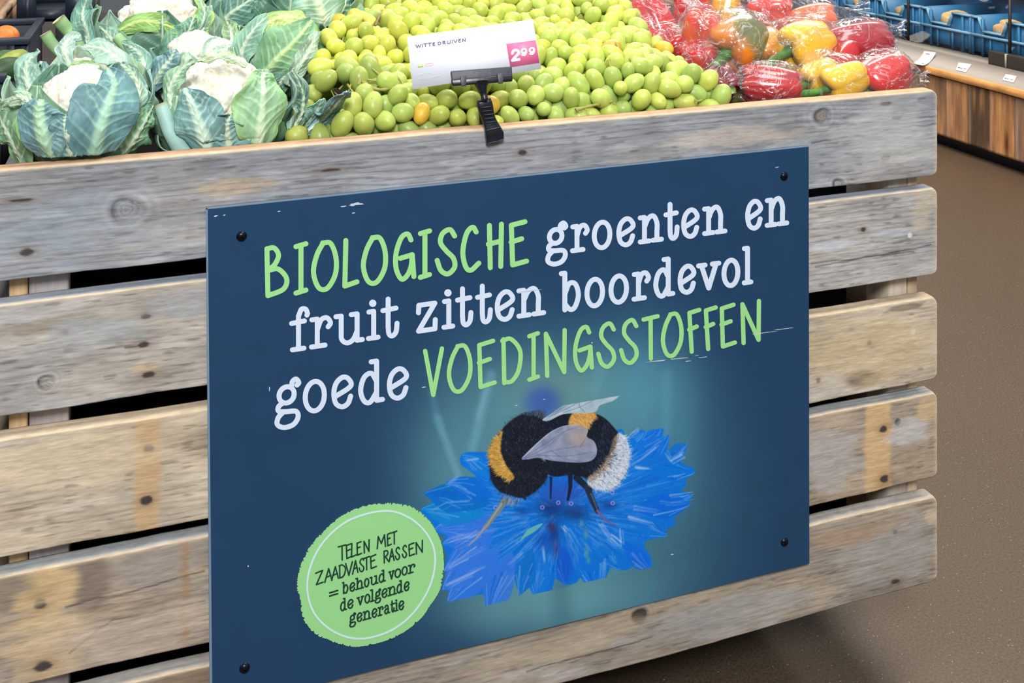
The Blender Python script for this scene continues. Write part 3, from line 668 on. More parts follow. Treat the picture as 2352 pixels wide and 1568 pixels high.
# scuffs and specks all over the printed face
grain_n = NZ[5]
def sign_grid(name, px0, py0, px1, py1, step, lift, paint, parent, mat, whole=False):
    """a flat sheet on the sign's face, its colours read from the paint box"""
    if whole:
        nu, nv = 220, 160
        u, v = np.meshgrid(np.linspace(0, 1, nu), np.linspace(0, 1, nv), indexing='ij')
        a = sp_(SIGN[:, 0], SIGN[:, 1])
        P = a[0] * ((1 - u) * (1 - v))[..., None] + a[1] * (u * (1 - v))[..., None] + a[2] * (u * v)[..., None] + a[3] * ((1 - u) * v)[..., None]
        P = P.reshape(-1, 3)
    else:
        a, b_ = sp_(px0, py1, lift), sp_(px1, py0, lift)
        x = np.arange(a[0], b_[0], step); z = np.arange(a[2], b_[2], step)
        nu, nv = len(x), len(z)
        X, Z = np.meshgrid(x, z, indexing='ij')
        P = np.stack([X.ravel(), np.full(X.size, SY - lift), Z.ravel()], 1)
    px, py = project(P)
    return P, nu, nv, px, py
m_print = vcol_mat('printed_sign_face', rough=0.42, scale=(900, 900, 900), amt=0.07, bump=0.0, detail=2, spec=0.35)
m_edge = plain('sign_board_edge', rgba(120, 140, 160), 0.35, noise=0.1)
m_white = plain('white_lettering', rgba(216, 228, 244), 0.45, noise=0.02)
m_green = plain('green_lettering', rgba(158, 222, 142), 0.45, noise=0.02)
m_ink = plain('dark_green_lettering', rgba(22, 62, 48), 0.5, noise=0.05)
m_badge = plain('green_badge_print', rgba(156, 220, 144), 0.45, noise=0.02)
m_ring = plain('pale_ring_print', rgba(212, 238, 240), 0.45, noise=0.02)
sc0 = sp_(1166, 900)
sign = thing('promotion_sign', 'navy printed sign with green and white lettering and a bumblebee on a blue flower', 'sign', loc=tuple(sc0))
so = -np.array(sc0)
big = Canvas(440, 300, 1900, 1660, 0.25); backdrop(big)
P, nu, nv, px, py = sign_grid('panel', 0, 0, 0, 0, 0, 0, None, None, None, whole=True)
c = big.sample(px, py)
c = c * (0.97 + 0.06 * grain_n.fbm(px * .02, py * .02, 3))[:, None]
F = [list(f) for f in grid_faces(nu, nv)]
# give the board its thickness
n0 = len(P)
rim = [i * nv for i in range(nu)] + [(nu - 1) * nv + j for j in range(1, nv)] + [i * nv + nv - 1 for i in range(nu - 2, -1, -1)] + [j for j in range(nv - 2, 0, -1)]
Rb = P[rim].copy(); Rb2 = Rb.copy(); Rb2[:, 1] = FY - 0.0006
V = np.concatenate([P, Rb, Rb2]); k = len(rim)
F2 = [[n0 + i, n0 + (i + 1) % k, n0 + k + (i + 1) % k, n0 + k + i] for i in range(k)] + [[n0 + k + i for i in range(k)]]
cc = np.concatenate([lin_arr(c), np.tile(lin(120, 140, 160), (2 * k, 1))])
o = mesh_obj('panel', V + so, F + F2, m_print, sign, col=cc, smooth_shade=False)
P, nu, nv, px, py = sign_grid('printed_photo', 900, 862, 1690, 1440, 0.00062, 0.00006, None, None, None)
c = cv.sample(px, py)
# keep to the board: the print ends at its lower edge
low = np.interp(px, [482, 1859], [1631.5, 1294]) - 4
okv = (py < low)
Fg = grid_faces(nu, nv); Fg = Fg[okv[Fg].all(1)]
edge_f = smooth(900, 940, px) * smooth(1690, 1650, px) * smooth(862, 885, py)
c = big.sample(px, py) * (1 - edge_f[:, None]) + c * edge_f[:, None]
c = c * (0.96 + 0.08 * rp.random(len(px)))[:, None]
o = mesh_obj('printed_photo', P + so, Fg, m_print, sign, col=lin_arr(c), smooth_shade=False)
o['label'] = 'printed photo of a bumblebee on a blue cornflower'

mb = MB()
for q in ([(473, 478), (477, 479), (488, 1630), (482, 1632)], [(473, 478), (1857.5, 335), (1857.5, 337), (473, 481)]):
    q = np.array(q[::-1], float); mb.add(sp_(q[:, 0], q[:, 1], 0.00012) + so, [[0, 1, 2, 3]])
mb.build('pale_edge', m_edge, sign)['label'] = 'pale edge strip of the board'  # flat pale strip along the left and top edges
# ---- lettering drawn as round-ended strokes
def S(*p): return ('s', p)
def Ln(*p): return ('l', p)
O_ = S((.42, 1), (.14, .74), (.0, .38), (.22, .04), (.6, .0), (.95, .28), (.98, .65), (.75, .97), (.4, 1.0))
def ell(cx, cy, rx, ry, a0=0, n=17): return S(*[(cx + rx * math.cos(a0 + t * 2 * math.pi / (n - 1)), cy + ry * math.sin(a0 + t * 2 * math.pi / (n - 1))) for t in range(n)])
CAPS = {
 'B': [Ln((.0, 1), (.05, 0)), S((0, 1), (.35, 1.0), (.56, .84), (.4, .66), (.08, .54)), S((.08, .54), (.55, .54), (.95, .32), (.8, .1), (.05, 0))],
 'I': [Ln((0, .98), (1, 1.02)), Ln((.5, 1), (.5, 0)), Ln((0, -.02), (1, .02))], 'O': [O_], 'L': [Ln((.1, 1), (.02, 0), (1, .06))],
 'G': [S((.85, .86), (.68, 1), (.35, .93), (.08, .6), (.08, .25), (.35, .0), (.65, .06), (.85, .25), (.92, .5)), Ln((.3, .47), (.92, .52), (1, .02))],
 'S': [S((.95, .84), (.7, 1), (.3, .92), (.2, .72), (.5, .52), (.88, .33), (.95, .12), (.6, -.02), (.22, .08), (.02, .32))],
 'C': [S((.8, .88), (.6, 1), (.25, .86), (.04, .45), (.2, .1), (.5, 0), (.95, .14))],
 'H': [Ln((.1, 1), (.16, 0)), Ln((.95, 1), (.9, 0)), Ln((.02, .56), (.92, .6))], 'E': [Ln((.9, 1), (.06, .95), (.14, 0), (1, .05)), Ln((.04, .55), (.7, .6))],
 'V': [Ln((0, 1), (.48, 0), (1, 1))], 'D': [Ln((.06, 1), (.1, 0)), S((.0, .97), (.45, .98), (.92, .68), (.85, .25), (.5, .02), (.1, .02))],
 'N': [Ln((.12, 0), (.06, .98), (.9, 0.02), (.92, 1))], 'T': [Ln((0, .97), (1, 1.0)), Ln((.5, .98), (.52, 0))], 'F': [Ln((.98, 1), (.1, .96), (.3, 0)), Ln((.08, .55), (.75, .6))],
 'Z': [Ln((0, .93), (.95, 1), (.1, .02), (1, .06))], 'A': [Ln((0, 0), (.55, 1), (1, 0)), Ln((.2, .36), (.85, .42))], 'R': [Ln((.1, 0), (.04, 1)), S((.04, 1), (.6, .98), (.8, .76), (.5, .56), (.1, .48)), Ln((.3, .5), (1, 0))],
 'M': [Ln((0, 0), (.12, 1), (.5, .35), (.88, 1), (1, 0))], 'W': [Ln((0, 1), (.25, 0), (.5, .9), (.75, 0), (1, 1))], 'U': [S((.05, 1), (.05, .3), (.3, 0), (.7, 0), (.95, .3), (.95, 1))]}
LOW = {
 'g': [ell(.45, .7, .33, .29), S((.3, .44), (.1, .32), (.1, .16), (.4, .1), (.85, .06), (.95, -.16), (.75, -.4), (.35, -.46), (.05, -.32), (.08, -.08), (.3, .1)), S((.66, .92), (.7, 1.14), (.86, 1.22), (.98, 1.08), (.9, 1.0))],
 'r': [Ln((.02, 1), (.3, 1), (.3, 0)), Ln((0, 0), (.7, 0)), S((.3, .6), (.5, .95), (.8, 1.0), (.98, .8), (.86, .66))], 'o': [ell(.5, .5, .48, .53)],
 'e': [S((.08, .36), (.94, .66), (.82, .95), (.5, 1.03), (.16, .85), (.03, .5), (.14, .12), (.48, -.04), (.8, .05), (.95, .3))],
 'n': [Ln((0, .99), (.2, .99), (.2, 0)), Ln((0, 0), (.42, 0)), S((.2, .6), (.38, .93), (.62, 1.0), (.78, .7), (.78, .3)), Ln((.78, .4), (.78, 0)), Ln((.6, 0), (1, 0))],
 't': [Ln((.36, 1.38), (.36, .3)), S((.36, .35), (.42, .06), (.65, -.03), (.9, .1), (.97, .42)), Ln((0, .97), (.9, 1.0))],
 'f': [S((.97, 1.26), (.86, 1.42), (.6, 1.44), (.42, 1.2)), Ln((.42, 1.22), (.42, 0)), Ln((.05, 0), (.75, 0)), Ln((0, .97), (.78, 1)), Ln((.97, 1.26), (.93, 1.2))],
 'u': [Ln((0, .99), (.2, .99), (.2, .4)), S((.2, .45), (.22, .12), (.42, -.04), (.65, .05), (.8, .35)), Ln((.58, .99), (.8, .99), (.8, 0), (1, .0))],
 'i': [Ln((.05, .99), (.55, .99), (.55, 0)), Ln((0, 0), (1, 0)), ('d', (.45, 1.3))], 'z': [Ln((.05, .7), (.07, .98), (.95, .98), (.05, .0), (.95, 0), (.97, .35))],
 'b': [Ln((0, 1.44), (.2, 1.44), (.2, -.02)), S((.2, .62), (.45, 1.0), (.8, .95), (.97, .5), (.78, .05), (.5, -.03), (.2, .22))], 'd': [Ln((.5, 1.44), (.74, 1.44), (.74, 0), (1, 0)), S((.74, .7), (.5, 1.02), (.18, .9), (.03, .45), (.18, .05), (.45, -.03), (.74, .3))],
 'v': [Ln((.14, .98), (.5, 0), (.87, .98)), Ln((0, .98), (.32, .98)), Ln((.68, .98), (1, .98))], 'l': [Ln((.02, 1.44), (.5, 1.44), (.5, 0)), Ln((0, 0), (1, 0))],
 'h': [Ln((0, 1.44), (.2, 1.44), (.2, 0)), Ln((0, 0), (.42, 0)), S((.2, .6), (.38, .93), (.62, 1.0), (.78, .7), (.78, .3)), Ln((.78, .4), (.78, 0)), Ln((.6, 0), (1, 0))],
 'a': [S((.1, .8), (.3, 1.0), (.6, .95), (.72, .6)), Ln((.72, .65), (.72, .15)), S((.72, .18), (.8, 0), (1, .02)), S((.72, .56), (.3, .55), (.05, .3), (.2, 0), (.5, .02), (.72, .3))],
 'p': [Ln((0, .98), (.2, .98), (.2, -.45)), S((.2, .62), (.45, 1.0), (.8, .95), (.97, .5), (.78, .05), (.5, -.03), (.2, .22))],
 '=': [Ln((0, .62), (1, .62)), Ln((0, .2), (1, .2))], '0': [ell(.5, .7, .48, .7)], '5': [Ln((.9, 1.4), (.2, 1.4), (.12, .8)), S((.12, .8), (.5, .95), (.95, .6), (.8, .1), (.4, -.03), (.05, .2))]}
def letter_mesh(strokes, to_plane, width, lift_vec=None):
    """strokes: lists of pixel points; each a ribbon with round ends, laid a hair above the one before it; to_plane(q, lift)"""
    mb = MB(); k = 0
    def ribbon(P_):
        nonlocal k
        P_ = np.asarray(P_, float)
        keep = np.concatenate([[True], np.hypot(*np.diff(P_, axis=0).T) > 1e-4]); P_ = P_[keep]
        n = len(P_)
        if n < 2: return
        T = np.gradient(P_, axis=0); T /= np.linalg.norm(T, axis=1)[:, None]
        N_ = np.stack([-T[:, 1], T[:, 0]], 1) * width / 2
        a = np.linspace(0, math.pi, 9)[1:-1]
        c0 = [P_[0] + N_[0] * math.cos(t) - T[0] * width / 2 * math.sin(t) for t in a]
        c1 = [P_[-1] + N_[-1] * math.cos(t) + T[-1] * width / 2 * math.sin(t) for t in a]
        q = np.concatenate([P_ + N_, P_ - N_, np.array(c0), np.array(c1)])
        base = (k % 14) * 2.4e-5
        prog = np.linspace(0, 2.2e-5, n) if n > 12 else np.zeros(n)
        lf = base + np.concatenate([prog, prog, np.full(len(c0), prog[0]), np.full(len(c1), prog[-1])])
        F = [[i, i + 1, n + i + 1, n + i] for i in range(n - 1)]
        m_ = len(c0)
        F.append([0, n] + [2 * n + j for j in range(m_)][::-1])
        F.append([2 * n - 1, n - 1] + [2 * n + m_ + j for j in range(m_)])
        mb.add(to_plane(q, lf), F); k += 1
    for pts in strokes:
        if len(pts) == 1:
            a = np.linspace(0, 2 * math.pi, 20, endpoint=False); R = pts[0][2]
            q = np.stack([pts[0][0] + R * np.cos(a), pts[0][1] + R * np.sin(a)], 1)
            mb.add(to_plane(q, np.full(20, (k % 14) * 2.4e-5)), [list(range(20))]); k += 1
            continue
        P_ = np.array([p[:2] for p in pts], float)
        d = np.diff(P_, axis=0); d /= np.linalg.norm(d, axis=1)[:, None] + 1e-9
        cut = [i + 1 for i in range(len(d) - 1) if d[i] @ d[i + 1] < 0.8]
        for i, j in zip([0] + cut, cut + [len(P_) - 1]): ribbon(P_[i:j + 1])
    return mb
def line_text(text, xs, base, top, width, table, dot=None):
    """base/top: ((x,y),(x,y)) of the stroke centres' baseline and height line; xs: (left, right) outer pixels of each letter"""
    out_ = []
    def yl(L, x): return L[0][1] + (L[1][1] - L[0][1]) * (x - L[0][0]) / (L[1][0] - L[0][0])
    for ch, (xa, xb) in zip(text, xs):
        xa2, xb2 = xa + width / 2, xb - width / 2
        for st in table[ch]:
            if st[0] == 'd': q = [st[1]]
            else: q = catmull(st[1], 7) if st[0] == 's' else st[1]
            pp = []
            for gx, gy in q:
                x = xa2 + gx * (xb2 - xa2); yb_, yt = yl(base, x), yl(top, x)
                pp.append((x, yb_ + gy * (yt - yb_)))
            if st[0] == 'd': pp = [pp[0] + (width * .74,)]
            out_.append(pp)
    return out_
tp_ = lambda q: sp_(q[:, 0], q[:, 1], 0.0006) + so
def z5(L): return [(460 + a * .31463, 460 + b_ * .31463) for a, b_ in L]
def z6(L): return [(1180 + a * .30608, 1180 + b_ * .30608) for a, b_ in L]
def zk(L, x0, k): return [(x0 + a / k, x0 + b_ / k) for a, b_ in L]
T = []
T.append(('BIOLOGISCHE', z5([(468, 656), (680, 790), (808, 1012), (1035, 1162), (1172, 1371), (1400, 1577), (1588, 1692), (1708, 1882), (1893, 2058), (2082, 2222), (2245, 2400)]), ((614, 679), (1210, 604)), ((614, 571), (1205, 509)), 11.6, CAPS, m_green))
T.append(('groentenen', z6([(232, 412), (422, 572), (583, 742), (766, 916), (930, 1127), (1123, 1247), (1253, 1397), (1413, 1603), (1733, 1872), (1883, 2067)]), ((1324, 574.5), (1804, 512)), ((1315, 521), (1761, 460)), 11.2, LOW, m_white))
T.append(('fruitzitte', zk([(94, 287), (273, 492), (493, 776), (786, 917), (916, 1092), (1228, 1437), (1466, 1590), (1588, 1757), (1768, 1932), (1941, 2132)], 640, 3.92), ((669, 803.5), (1717, 648)), ((775, 726), (1600, 610)), 11.4, LOW, m_white))
T.append(('nboordevol', z6([(20, 243), (338, 507), (528, 687), (708, 867), (883, 1032), (1043, 1212), (1226, 1372), (1368, 1557), (1556, 1702), (1710, 1797)]), ((669, 803.5), (1717, 648)), ((775, 726), (1600, 610)), 11.4, LOW, m_white))
T.append(('goede', zk([(113, 365), (370, 595), (626, 836), (866, 1114), (1126, 1334)], 600, 3.92), ((628, 956), (940, 907)), ((628, 892), (940, 845)), 11.6, LOW, m_white))
T.append(('VOED', zk([(1456, 1647), (1670, 1903), (1934, 2122), (2150, 2364)], 600, 3.92), ((993, 907), (1746, 781)), ((976, 806), (1742, 691)), 10.2, CAPS, m_green))
T.append(('INGSSTOFFEN', zk([(120, 237), (258, 493), (525, 722), (738, 927), (943, 1130), (1148, 1314), (1322, 1529), (1552, 1692), (1700, 1840), (1845, 2010), (2028, 2240)], 1180, 3.92), ((993, 907), (1746, 781)), ((976, 806), (1742, 691)), 10.0, CAPS, m_green))
def joined(name, parts, mat, label, lift=0.0006):
    mb = MB()
    for (t_, xs, base, top, wd, tab, _m) in parts:
        k_ = letter_mesh(line_text(t_, xs, base, top, wd, tab), lambda q, lf: sp_(q[:, 0], q[:, 1], lift) + so - np.stack([lf * 0, lf, lf * 0], 1), wd)
        for v in k_.V: mb.V.append(v)
        for f in k_.F: mb.F.append([i + mb.n for i in f])
        mb.n += k_.n
    o = mb.build(name, mat, sign); o['label'] = label; return o
joined('lettering', T[:1], m_green, 'green capital lettering of the first line')
joined('lettering', T[5:], m_green, 'green capital lettering of the third line')
joined('lettering', T[1:2], m_white, 'white lower-case lettering of the first line')
joined('lettering', T[2:4], m_white, 'white lower-case lettering of the second line')
joined('lettering', T[4:5], m_white, 'white lower-case lettering of the third line')
# ---- the green badge with its ragged rim
def z8(x, y): return np.array([660 + x * .2551, 1120 + y * .2551])
bc = z8(748, 785)
ba = np.linspace(0, 2 * math.pi, 420, endpoint=False)
rb = np.random.default_rng(3)
oc = np.array([z8(*p) for p in [(870, 135), (1000, 145), (1140, 175), (1250, 260), (1330, 370), (1390, 500), (1410, 650), (1405, 780), (1370, 930), (1280, 1070), (1200, 1180), (1050, 1300), (880, 1380), (640, 1432), (480, 1410), (360, 1370), (240, 1310), (140, 1180), (110, 1000), (82, 900), (95, 780), (130, 660), (210, 520), (330, 385), (500, 245), (700, 160)]])
oc = catmull(oc, 16, closed=True)
dv = oc - bc; rag = np.zeros(len(oc)); ang = np.arctan2(dv[:, 1], dv[:, 0])
rough_w = 0.35 + 0.65 * (np.sin(ang * 1.0 - 2.2) > -0.2)
rag = -np.abs(rb.normal(0, .012, len(oc))) * rough_w; rag[rb.random(len(oc)) < .05] -= .02
oc = bc + dv * (1 + rag)[:, None]
mb = MB(); mb.add(np.concatenate([sp_(bc[None, 0], bc[None, 1], 0.0011), sp_(oc[:, 0], oc[:, 1], 0.0011)]) + so, [[0, (i + 1) % len(oc) + 1, i + 1] for i in range(len(oc))])
n_ = len(oc); fr = sp_(oc[:, 0], oc[:, 1], 0.0011) + so; bk = sp_(oc[:, 0], oc[:, 1], 0.0) + so
bk = fr + np.array([0, 0.0009, 0]); mb.add(np.concatenate([fr, bk]), [[i, (i + 1) % n_, n_ + (i + 1) % n_, n_ + i] for i in range(n_)])
badge = mb.build('badge', m_badge, sign); badge['label'] = 'round green badge with a ragged rim'
# ring: through eight points read off the photo
rc = np.array([z8(*p) for p in [(870, 208), (1090, 265), (1260, 420), (1330, 620), (1285, 880), (1130, 1130), (920, 1290), (660, 1358), (430, 1300), (250, 1140), (180, 920), (215, 690), (340, 470), (560, 290)]])
rc = catmull(rc, 12, closed=True); rc = np.concatenate([rc, rc[:1]])
k_ = letter_mesh([[tuple(p) for p in rc]], lambda q, lf: sp_(q[:, 0], q[:, 1], 0.0015) + so - np.stack([lf * 0, lf, lf * 0], 1), 4.2)
k_.build('ring', m_ring, badge)['label'] = 'pale ring on the badge'
def z8x(L): return [(660 + a * .2551, 660 + b_ * .2551) for a, b_ in L]
def z8l(p, q): return (tuple(z8(*p)), tuple(z8(*q)))
BT = [
 ('TELEN', z8x([(452, 533), (522, 588), (570, 627), (618, 674), (680, 747)]), z8l((490, 650), (740, 570)), z8l((455, 528), (735, 468)), 3.4, CAPS, 0),
 ('MET', z8x([(803, 890), (892, 942), (932, 992)]), z8l((820, 545), (985, 497)), z8l((805, 443), (985, 388)), 3.4, CAPS, 0),
 ('ZAADVASTE', z8x([(248, 328), (330, 408), (392, 466), (460, 532), (518, 592), (580, 642), (640, 696), (680, 746), (740, 808)]), z8l((265, 872), (805, 710)), z8l((250, 762), (790, 602)), 3.4, CAPS, 0),
 ('RASSEN', z8x([(862, 922), (910, 968), (965, 1018), (1028, 1080), (1085, 1152), (1148, 1228)]), z8l((880, 675), (1222, 577)), z8l((865, 572), (1210, 474)), 3.4, CAPS, 0),
 ('=behoudvoor', z8x([(374, 460), (490, 552), (557, 614), (610, 692), (688, 740), (738, 822), (818, 888), (908, 968), (962, 1026), (1026, 1086), (1082, 1156)]), z8l((510, 948), (1150, 752)), z8l((510, 880), (1150, 684)), 3.7, LOW, 0),
 ('devolgende', z8x([(472, 538), (538, 598), (622, 692), (692, 748), (742, 788), (785, 848), (846, 904), (900, 988), (980, 1044), (1046, 1102)]), z8l((490, 1104), (1095, 912)), z8l((490, 1034), (1095, 842)), 3.7, LOW, 0),
 ('generatie', z8x([(555, 622), (622, 678), (675, 758), (756, 812), (810, 870), (868, 928), (925, 968), (962, 1002), (998, 1054)]), z8l((560, 1224), (1045, 1085)), z8l((560, 1154), (1045, 1015)), 3.7, LOW, 0)]
mb = MB()
for (t_, xs, base, top, wd, tab, _m) in BT:
    k_ = letter_mesh(line_text(t_, xs, base, top, wd, tab), lambda q, lf: sp_(q[:, 0], q[:, 1], 0.0015) + so - np.stack([lf * 0, lf, lf * 0], 1), wd)
    for v in k_.V: mb.V.append(v)
    for f in k_.F: mb.F.append([i + mb.n for i in f])
    mb.n += k_.n
mb.build('badge_text', m_ink, badge)['label'] = 'dark lettering on the badge'
# ---- scuffs: bare white spots where the print is worn through
m_scuff = plain('worn_white_spot', rgba(196, 206, 216), 0.6, noise=0.1)
mb = MB()
for x, y, rx, ry in ((815, 469, 16, 3.2), (790, 474, 7, 1.5), (812, 489, 4, 1.4), (496, 496, 5, 1.6), (515, 494, 3, 1.3), (641, 485, 3, 1), (570, 1300, 1.6, 1.8), (619, 893, 1.2, 6), (1507, 829, 22, 1), (1560, 823, 26, 1.1), (1580, 829, 6, 1), (1615, 820, 10, .8), (1600, 816, 5, .6), (1755, 764, 26, .8), (1800, 755, 22, .8), (1215, 668, 26, 1.3), (1785, 384, 5, .9), (1544, 1273, 4, 1), (974, 889, 5, 1.2), (1186, 931, 3, 1), (1250, 917, 3, .9), (1360, 787, 1.6, 1.6)):
    a = np.linspace(0, 2 * math.pi, 14, endpoint=False); jit = 1 + rb.normal(0, .2, 14)
    q = np.stack([x + rx * np.cos(a) * jit, y + ry * np.sin(a) * jit - .13 * rx * np.cos(a)], 1)
    mb.add(sp_(q[:, 0], q[:, 1], 0.0009) + so, [list(range(14))[::-1]])
mb.build('scuffs', m_scuff, sign)['label'] = 'worn white scuffs on the print'
# ---- black cross-head screws
m_screw = plain('black_screw', rgba(16, 24, 34), 0.25, 0.6, noise=0.1)
for x, y in ((555, 542.5), (1801, 405), (1802, 1244.5), (562, 1534)):
    c0 = sp_(x, y) + so
    R = 0.0058; prof = [(0.0, .0034), (.25, .0033), (.55, .0028), (.85, .0016), (1, 0.0)]
    V, F = [], []
    for r_, h in prof:
        a = np.arange(20) * 2 * math.pi / 20
        V.append(np.stack([c0[0] + R * r_ * np.cos(a), np.full(20, c0[1] - h), c0[2] + R * r_ * np.sin(a)], 1))
    mb = MB(); mb.add(np.concatenate(V), [list(f) for f in grid_faces(5, 20, close_v=True)])
    s_ = mb.build('screw', m_screw, sign, smooth_shade=True)
    mb = MB()
    for d in ((.0021, .0006), (.0006, .0021)):
        mb.box((c0[0] - d[0], c0[1] - .00365, c0[2] - d[1]), (c0[0] + d[0], c0[1] - .0031, c0[2] + d[1]))
    mb.build('cross_recess', m_black, s_)
# ------------------------------------------------------------------ the price card and the black clip that holds it
m_card = plain('white_card', rgba(240, 243, 250), 0.4, noise=0.01)
m_pink = plain('pink_price_print', rgba(232, 112, 152), 0.4, noise=0.02)
m_navy_ink = plain('navy_ink', rgba(70, 80, 118), 0.5)
m_grey_ink = plain('grey_ink', rgba(188, 194, 212), 0.5)
m_lime_ink = plain('lime_ink', rgba(196, 222, 138), 0.5)
m_orange_ink = plain('orange_ink', rgba(236, 160, 140), 0.5)
m_blackp = plain('black_plastic', rgba(20, 24, 31), 0.32, noise=0.25, scale=120, bump=0.1)
m_greyp = plain('worn_black_plastic', rgba(58, 60, 68), 0.5, noise=0.3, scale=160, bump=0.2)
CN = np.array([-0.12, -0.94, 0.33]); CN = CN / np.linalg.norm(CN)      # the card leans back and faces the shopper
CP = on(1105, 190, y=FY + 0.004)
def cp_(px, py, lift=0.0): return on_plane(px, py, CP + CN * lift, CN)
card = thing('price_card', 'white price card with navy lettering and a pink price square, tilted in the black clip', 'price card', loc=tuple(CP))
co = -CP
def zq(x, y): return (920 + x / 6.918, 30 + y / 6.918)
def sheet(pts, lift, mat, name, parent, thick=0.0004):
    q = np.array(pts, float); f = cp_(q[:, 0], q[:, 1], lift) + co
    mb = MB(); mb.prism(f, -CN * thick); return mb.build(name, mat, parent)
sheet([zq(105, 375), zq(2100, 100), zq(2235, 885), zq(195, 1210)][::-1], 0, m_card, 'card', card)
sq = sheet([zq(1680, 490), zq(2148, 430), zq(2208, 790), zq(1745, 862)][::-1], 0.00025, m_pink, 'price_square', card, 0.0002)
sq['label'] = 'pink price square'
def ink(text, boxes, base, top, wd, tab, mat, name, lift=0.0004, parent=card):
    k_ = letter_mesh(line_text(text, boxes, base, top, wd, tab), lambda q, lf: cp_(q[:, 0], q[:, 1], lift) + co + lf[:, None] * CN, wd)
    return k_.build(name, mat, parent)
def zql(*p): return tuple(zq(*a) for a in p)
def zx(L): return [(920 + a / 6.918, 920 + b_ / 6.918) for a, b_ in L]
ink('WITTEDRUIVEN', zx([(236, 330), (340, 356), (362, 428), (430, 496), (504, 556), (588, 650), (664, 724), (736, 800), (812, 828), (836, 908), (914, 966), (976, 1040)]), zql((250, 552), (1040, 447)), zql((240, 506), (1035, 402)), 2.0, CAPS, m_navy_ink, 'lettering')
ink('Ital', zx([(246, 256), (262, 284), (290, 318), (322, 334)]), zql((250, 622), (370, 606)), zql((250, 600), (370, 585)), .7, dict(LOW, I=CAPS['I']), m_grey_ink, 'origin_lettering')
ink('per500g', zx([(286, 312), (318, 344), (350, 370), (396, 424), (430, 458), (462, 490), (514, 546)]), zql((290, 985), (545, 952)), zql((288, 962), (543, 929)), .8, LOW, m_grey_ink, 'unit_lettering')
mb = MB()
q = np.array([zq(300, 1060), zq(628, 1004), zq(628, 1009), zq(300, 1066)][::-1]); mb.prism(cp_(q[:, 0], q[:, 1], .0003) + co, -CN * .0001)
mb.build('fine_print', m_grey_ink, card)
sheet([zq(272, 822), zq(358, 812), zq(360, 856), zq(274, 868)][::-1], .0002, m_lime_ink, 'lime_mark', card, .0001)
k_ = letter_mesh([[zq(397, 808), zq(512, 790), zq(514, 826), zq(399, 846), zq(397, 808)], [zq(400, 806), zq(455, 800), zq(510, 794)]], lambda q, lf: cp_(q[:, 0], q[:, 1], .0003) + co + lf[:, None] * CN, .8)
k_.build('orange_mark', m_orange_ink, card)
NUM = {'2': [S((.08, .72), (.2, .95), (.55, 1.02), (.86, .84), (.8, .58), (.45, .3), (.08, .02)), Ln((.08, .0), (.95, .0))], '9': [ell(.5, .68, .38, .34), S((.88, .7), (.84, .3), (.6, .0), (.2, .06))]}
ink('2', zx([(1745, 1912)]), zql((1760, 756), (1910, 732)), zql((1745, 604), (1900, 580)), 6.0, NUM, m_card, 'price_figures', .0008, sq)
ink('99', zx([(1900, 2022), (2024, 2148)]), zql((1905, 676), (2145, 642)), zql((1900, 578), (2140, 550)), 4.2, NUM, m_card, 'price_figures', .0008, sq)
# ---- the clip
holder = thing('price_card_clip', 'black plastic clip clamped on the top plank, holding the white price card', 'clip', loc=tuple(CP))
def hp(px, py, lift): p = cp_(px, py, lift); return p + co
def bar(pts, l0, l1, mat, name, parent, bevel=.0008):
    q = np.array(pts, float); f = hp(q[:, 0], q[:, 1], l0)
    mb = MB(); mb.prism(f, CN * (l1 - l0)); o = mb.build(name, mat, parent, bevel=bevel)
    return o
jaw = bar([(1034, 164.5), (1174, 154), (1176, 186), (1038, 196)], .0012, .0065, m_greyp, 'jaw', holder, .0012); jaw['label'] = 'worn grey-black gripping jaw'
bar([(1035, 183), (1176, 172), (1176.5, 187.5), (1038, 198.5)], .0055, .0095, m_blackp, 'jaw_lip', jaw, .0015)
bar([(1034, 163), (1174, 152), (1176, 186), (1038, 196)], -.006, -.0016, m_greyp, 'back_jaw', holder, .0012)
for x0 in (1056, 1141):
    y0 = 178 - (x0 - 1056) * .075
    bar([(x0, y0 - 2), (x0 + 15, y0 - 3.2), (x0 + 14, y0 + 20), (x0 + 3, y0 + 21)], .0085, .0115, m_greyp, 'spring_tab', jaw, .0006)
def pt(px, py, lift): return hp(px, py, lift)
mb = MB(); mb.tube([pt(1106, 190, .004), pt(1107, 200, .005), pt(1110, 212, .005), pt(1113, 226, .003)], [.0095, .0068, .0046, .0040], 14)
mb.build('neck', m_blackp, holder, smooth_shade=True)
mb = MB()
a = np.linspace(0, math.pi, 9); cb = pt(1113, 227, .003)
rings = [np.stack([cb[0] + .0045 * math.sin(t) * np.cos(np.arange(14) * math.pi / 7), cb[1] + .0045 * math.sin(t) * np.sin(np.arange(14) * math.pi / 7), np.full(14, cb[2] + .0045 * math.cos(t))], 1) for t in a]
mb.add(np.concatenate(rings), [list(f) for f in flip(grid_faces(9, 14, close_v=True))]); mb.build('ball_joint', m_blackp, holder, smooth_shade=True)
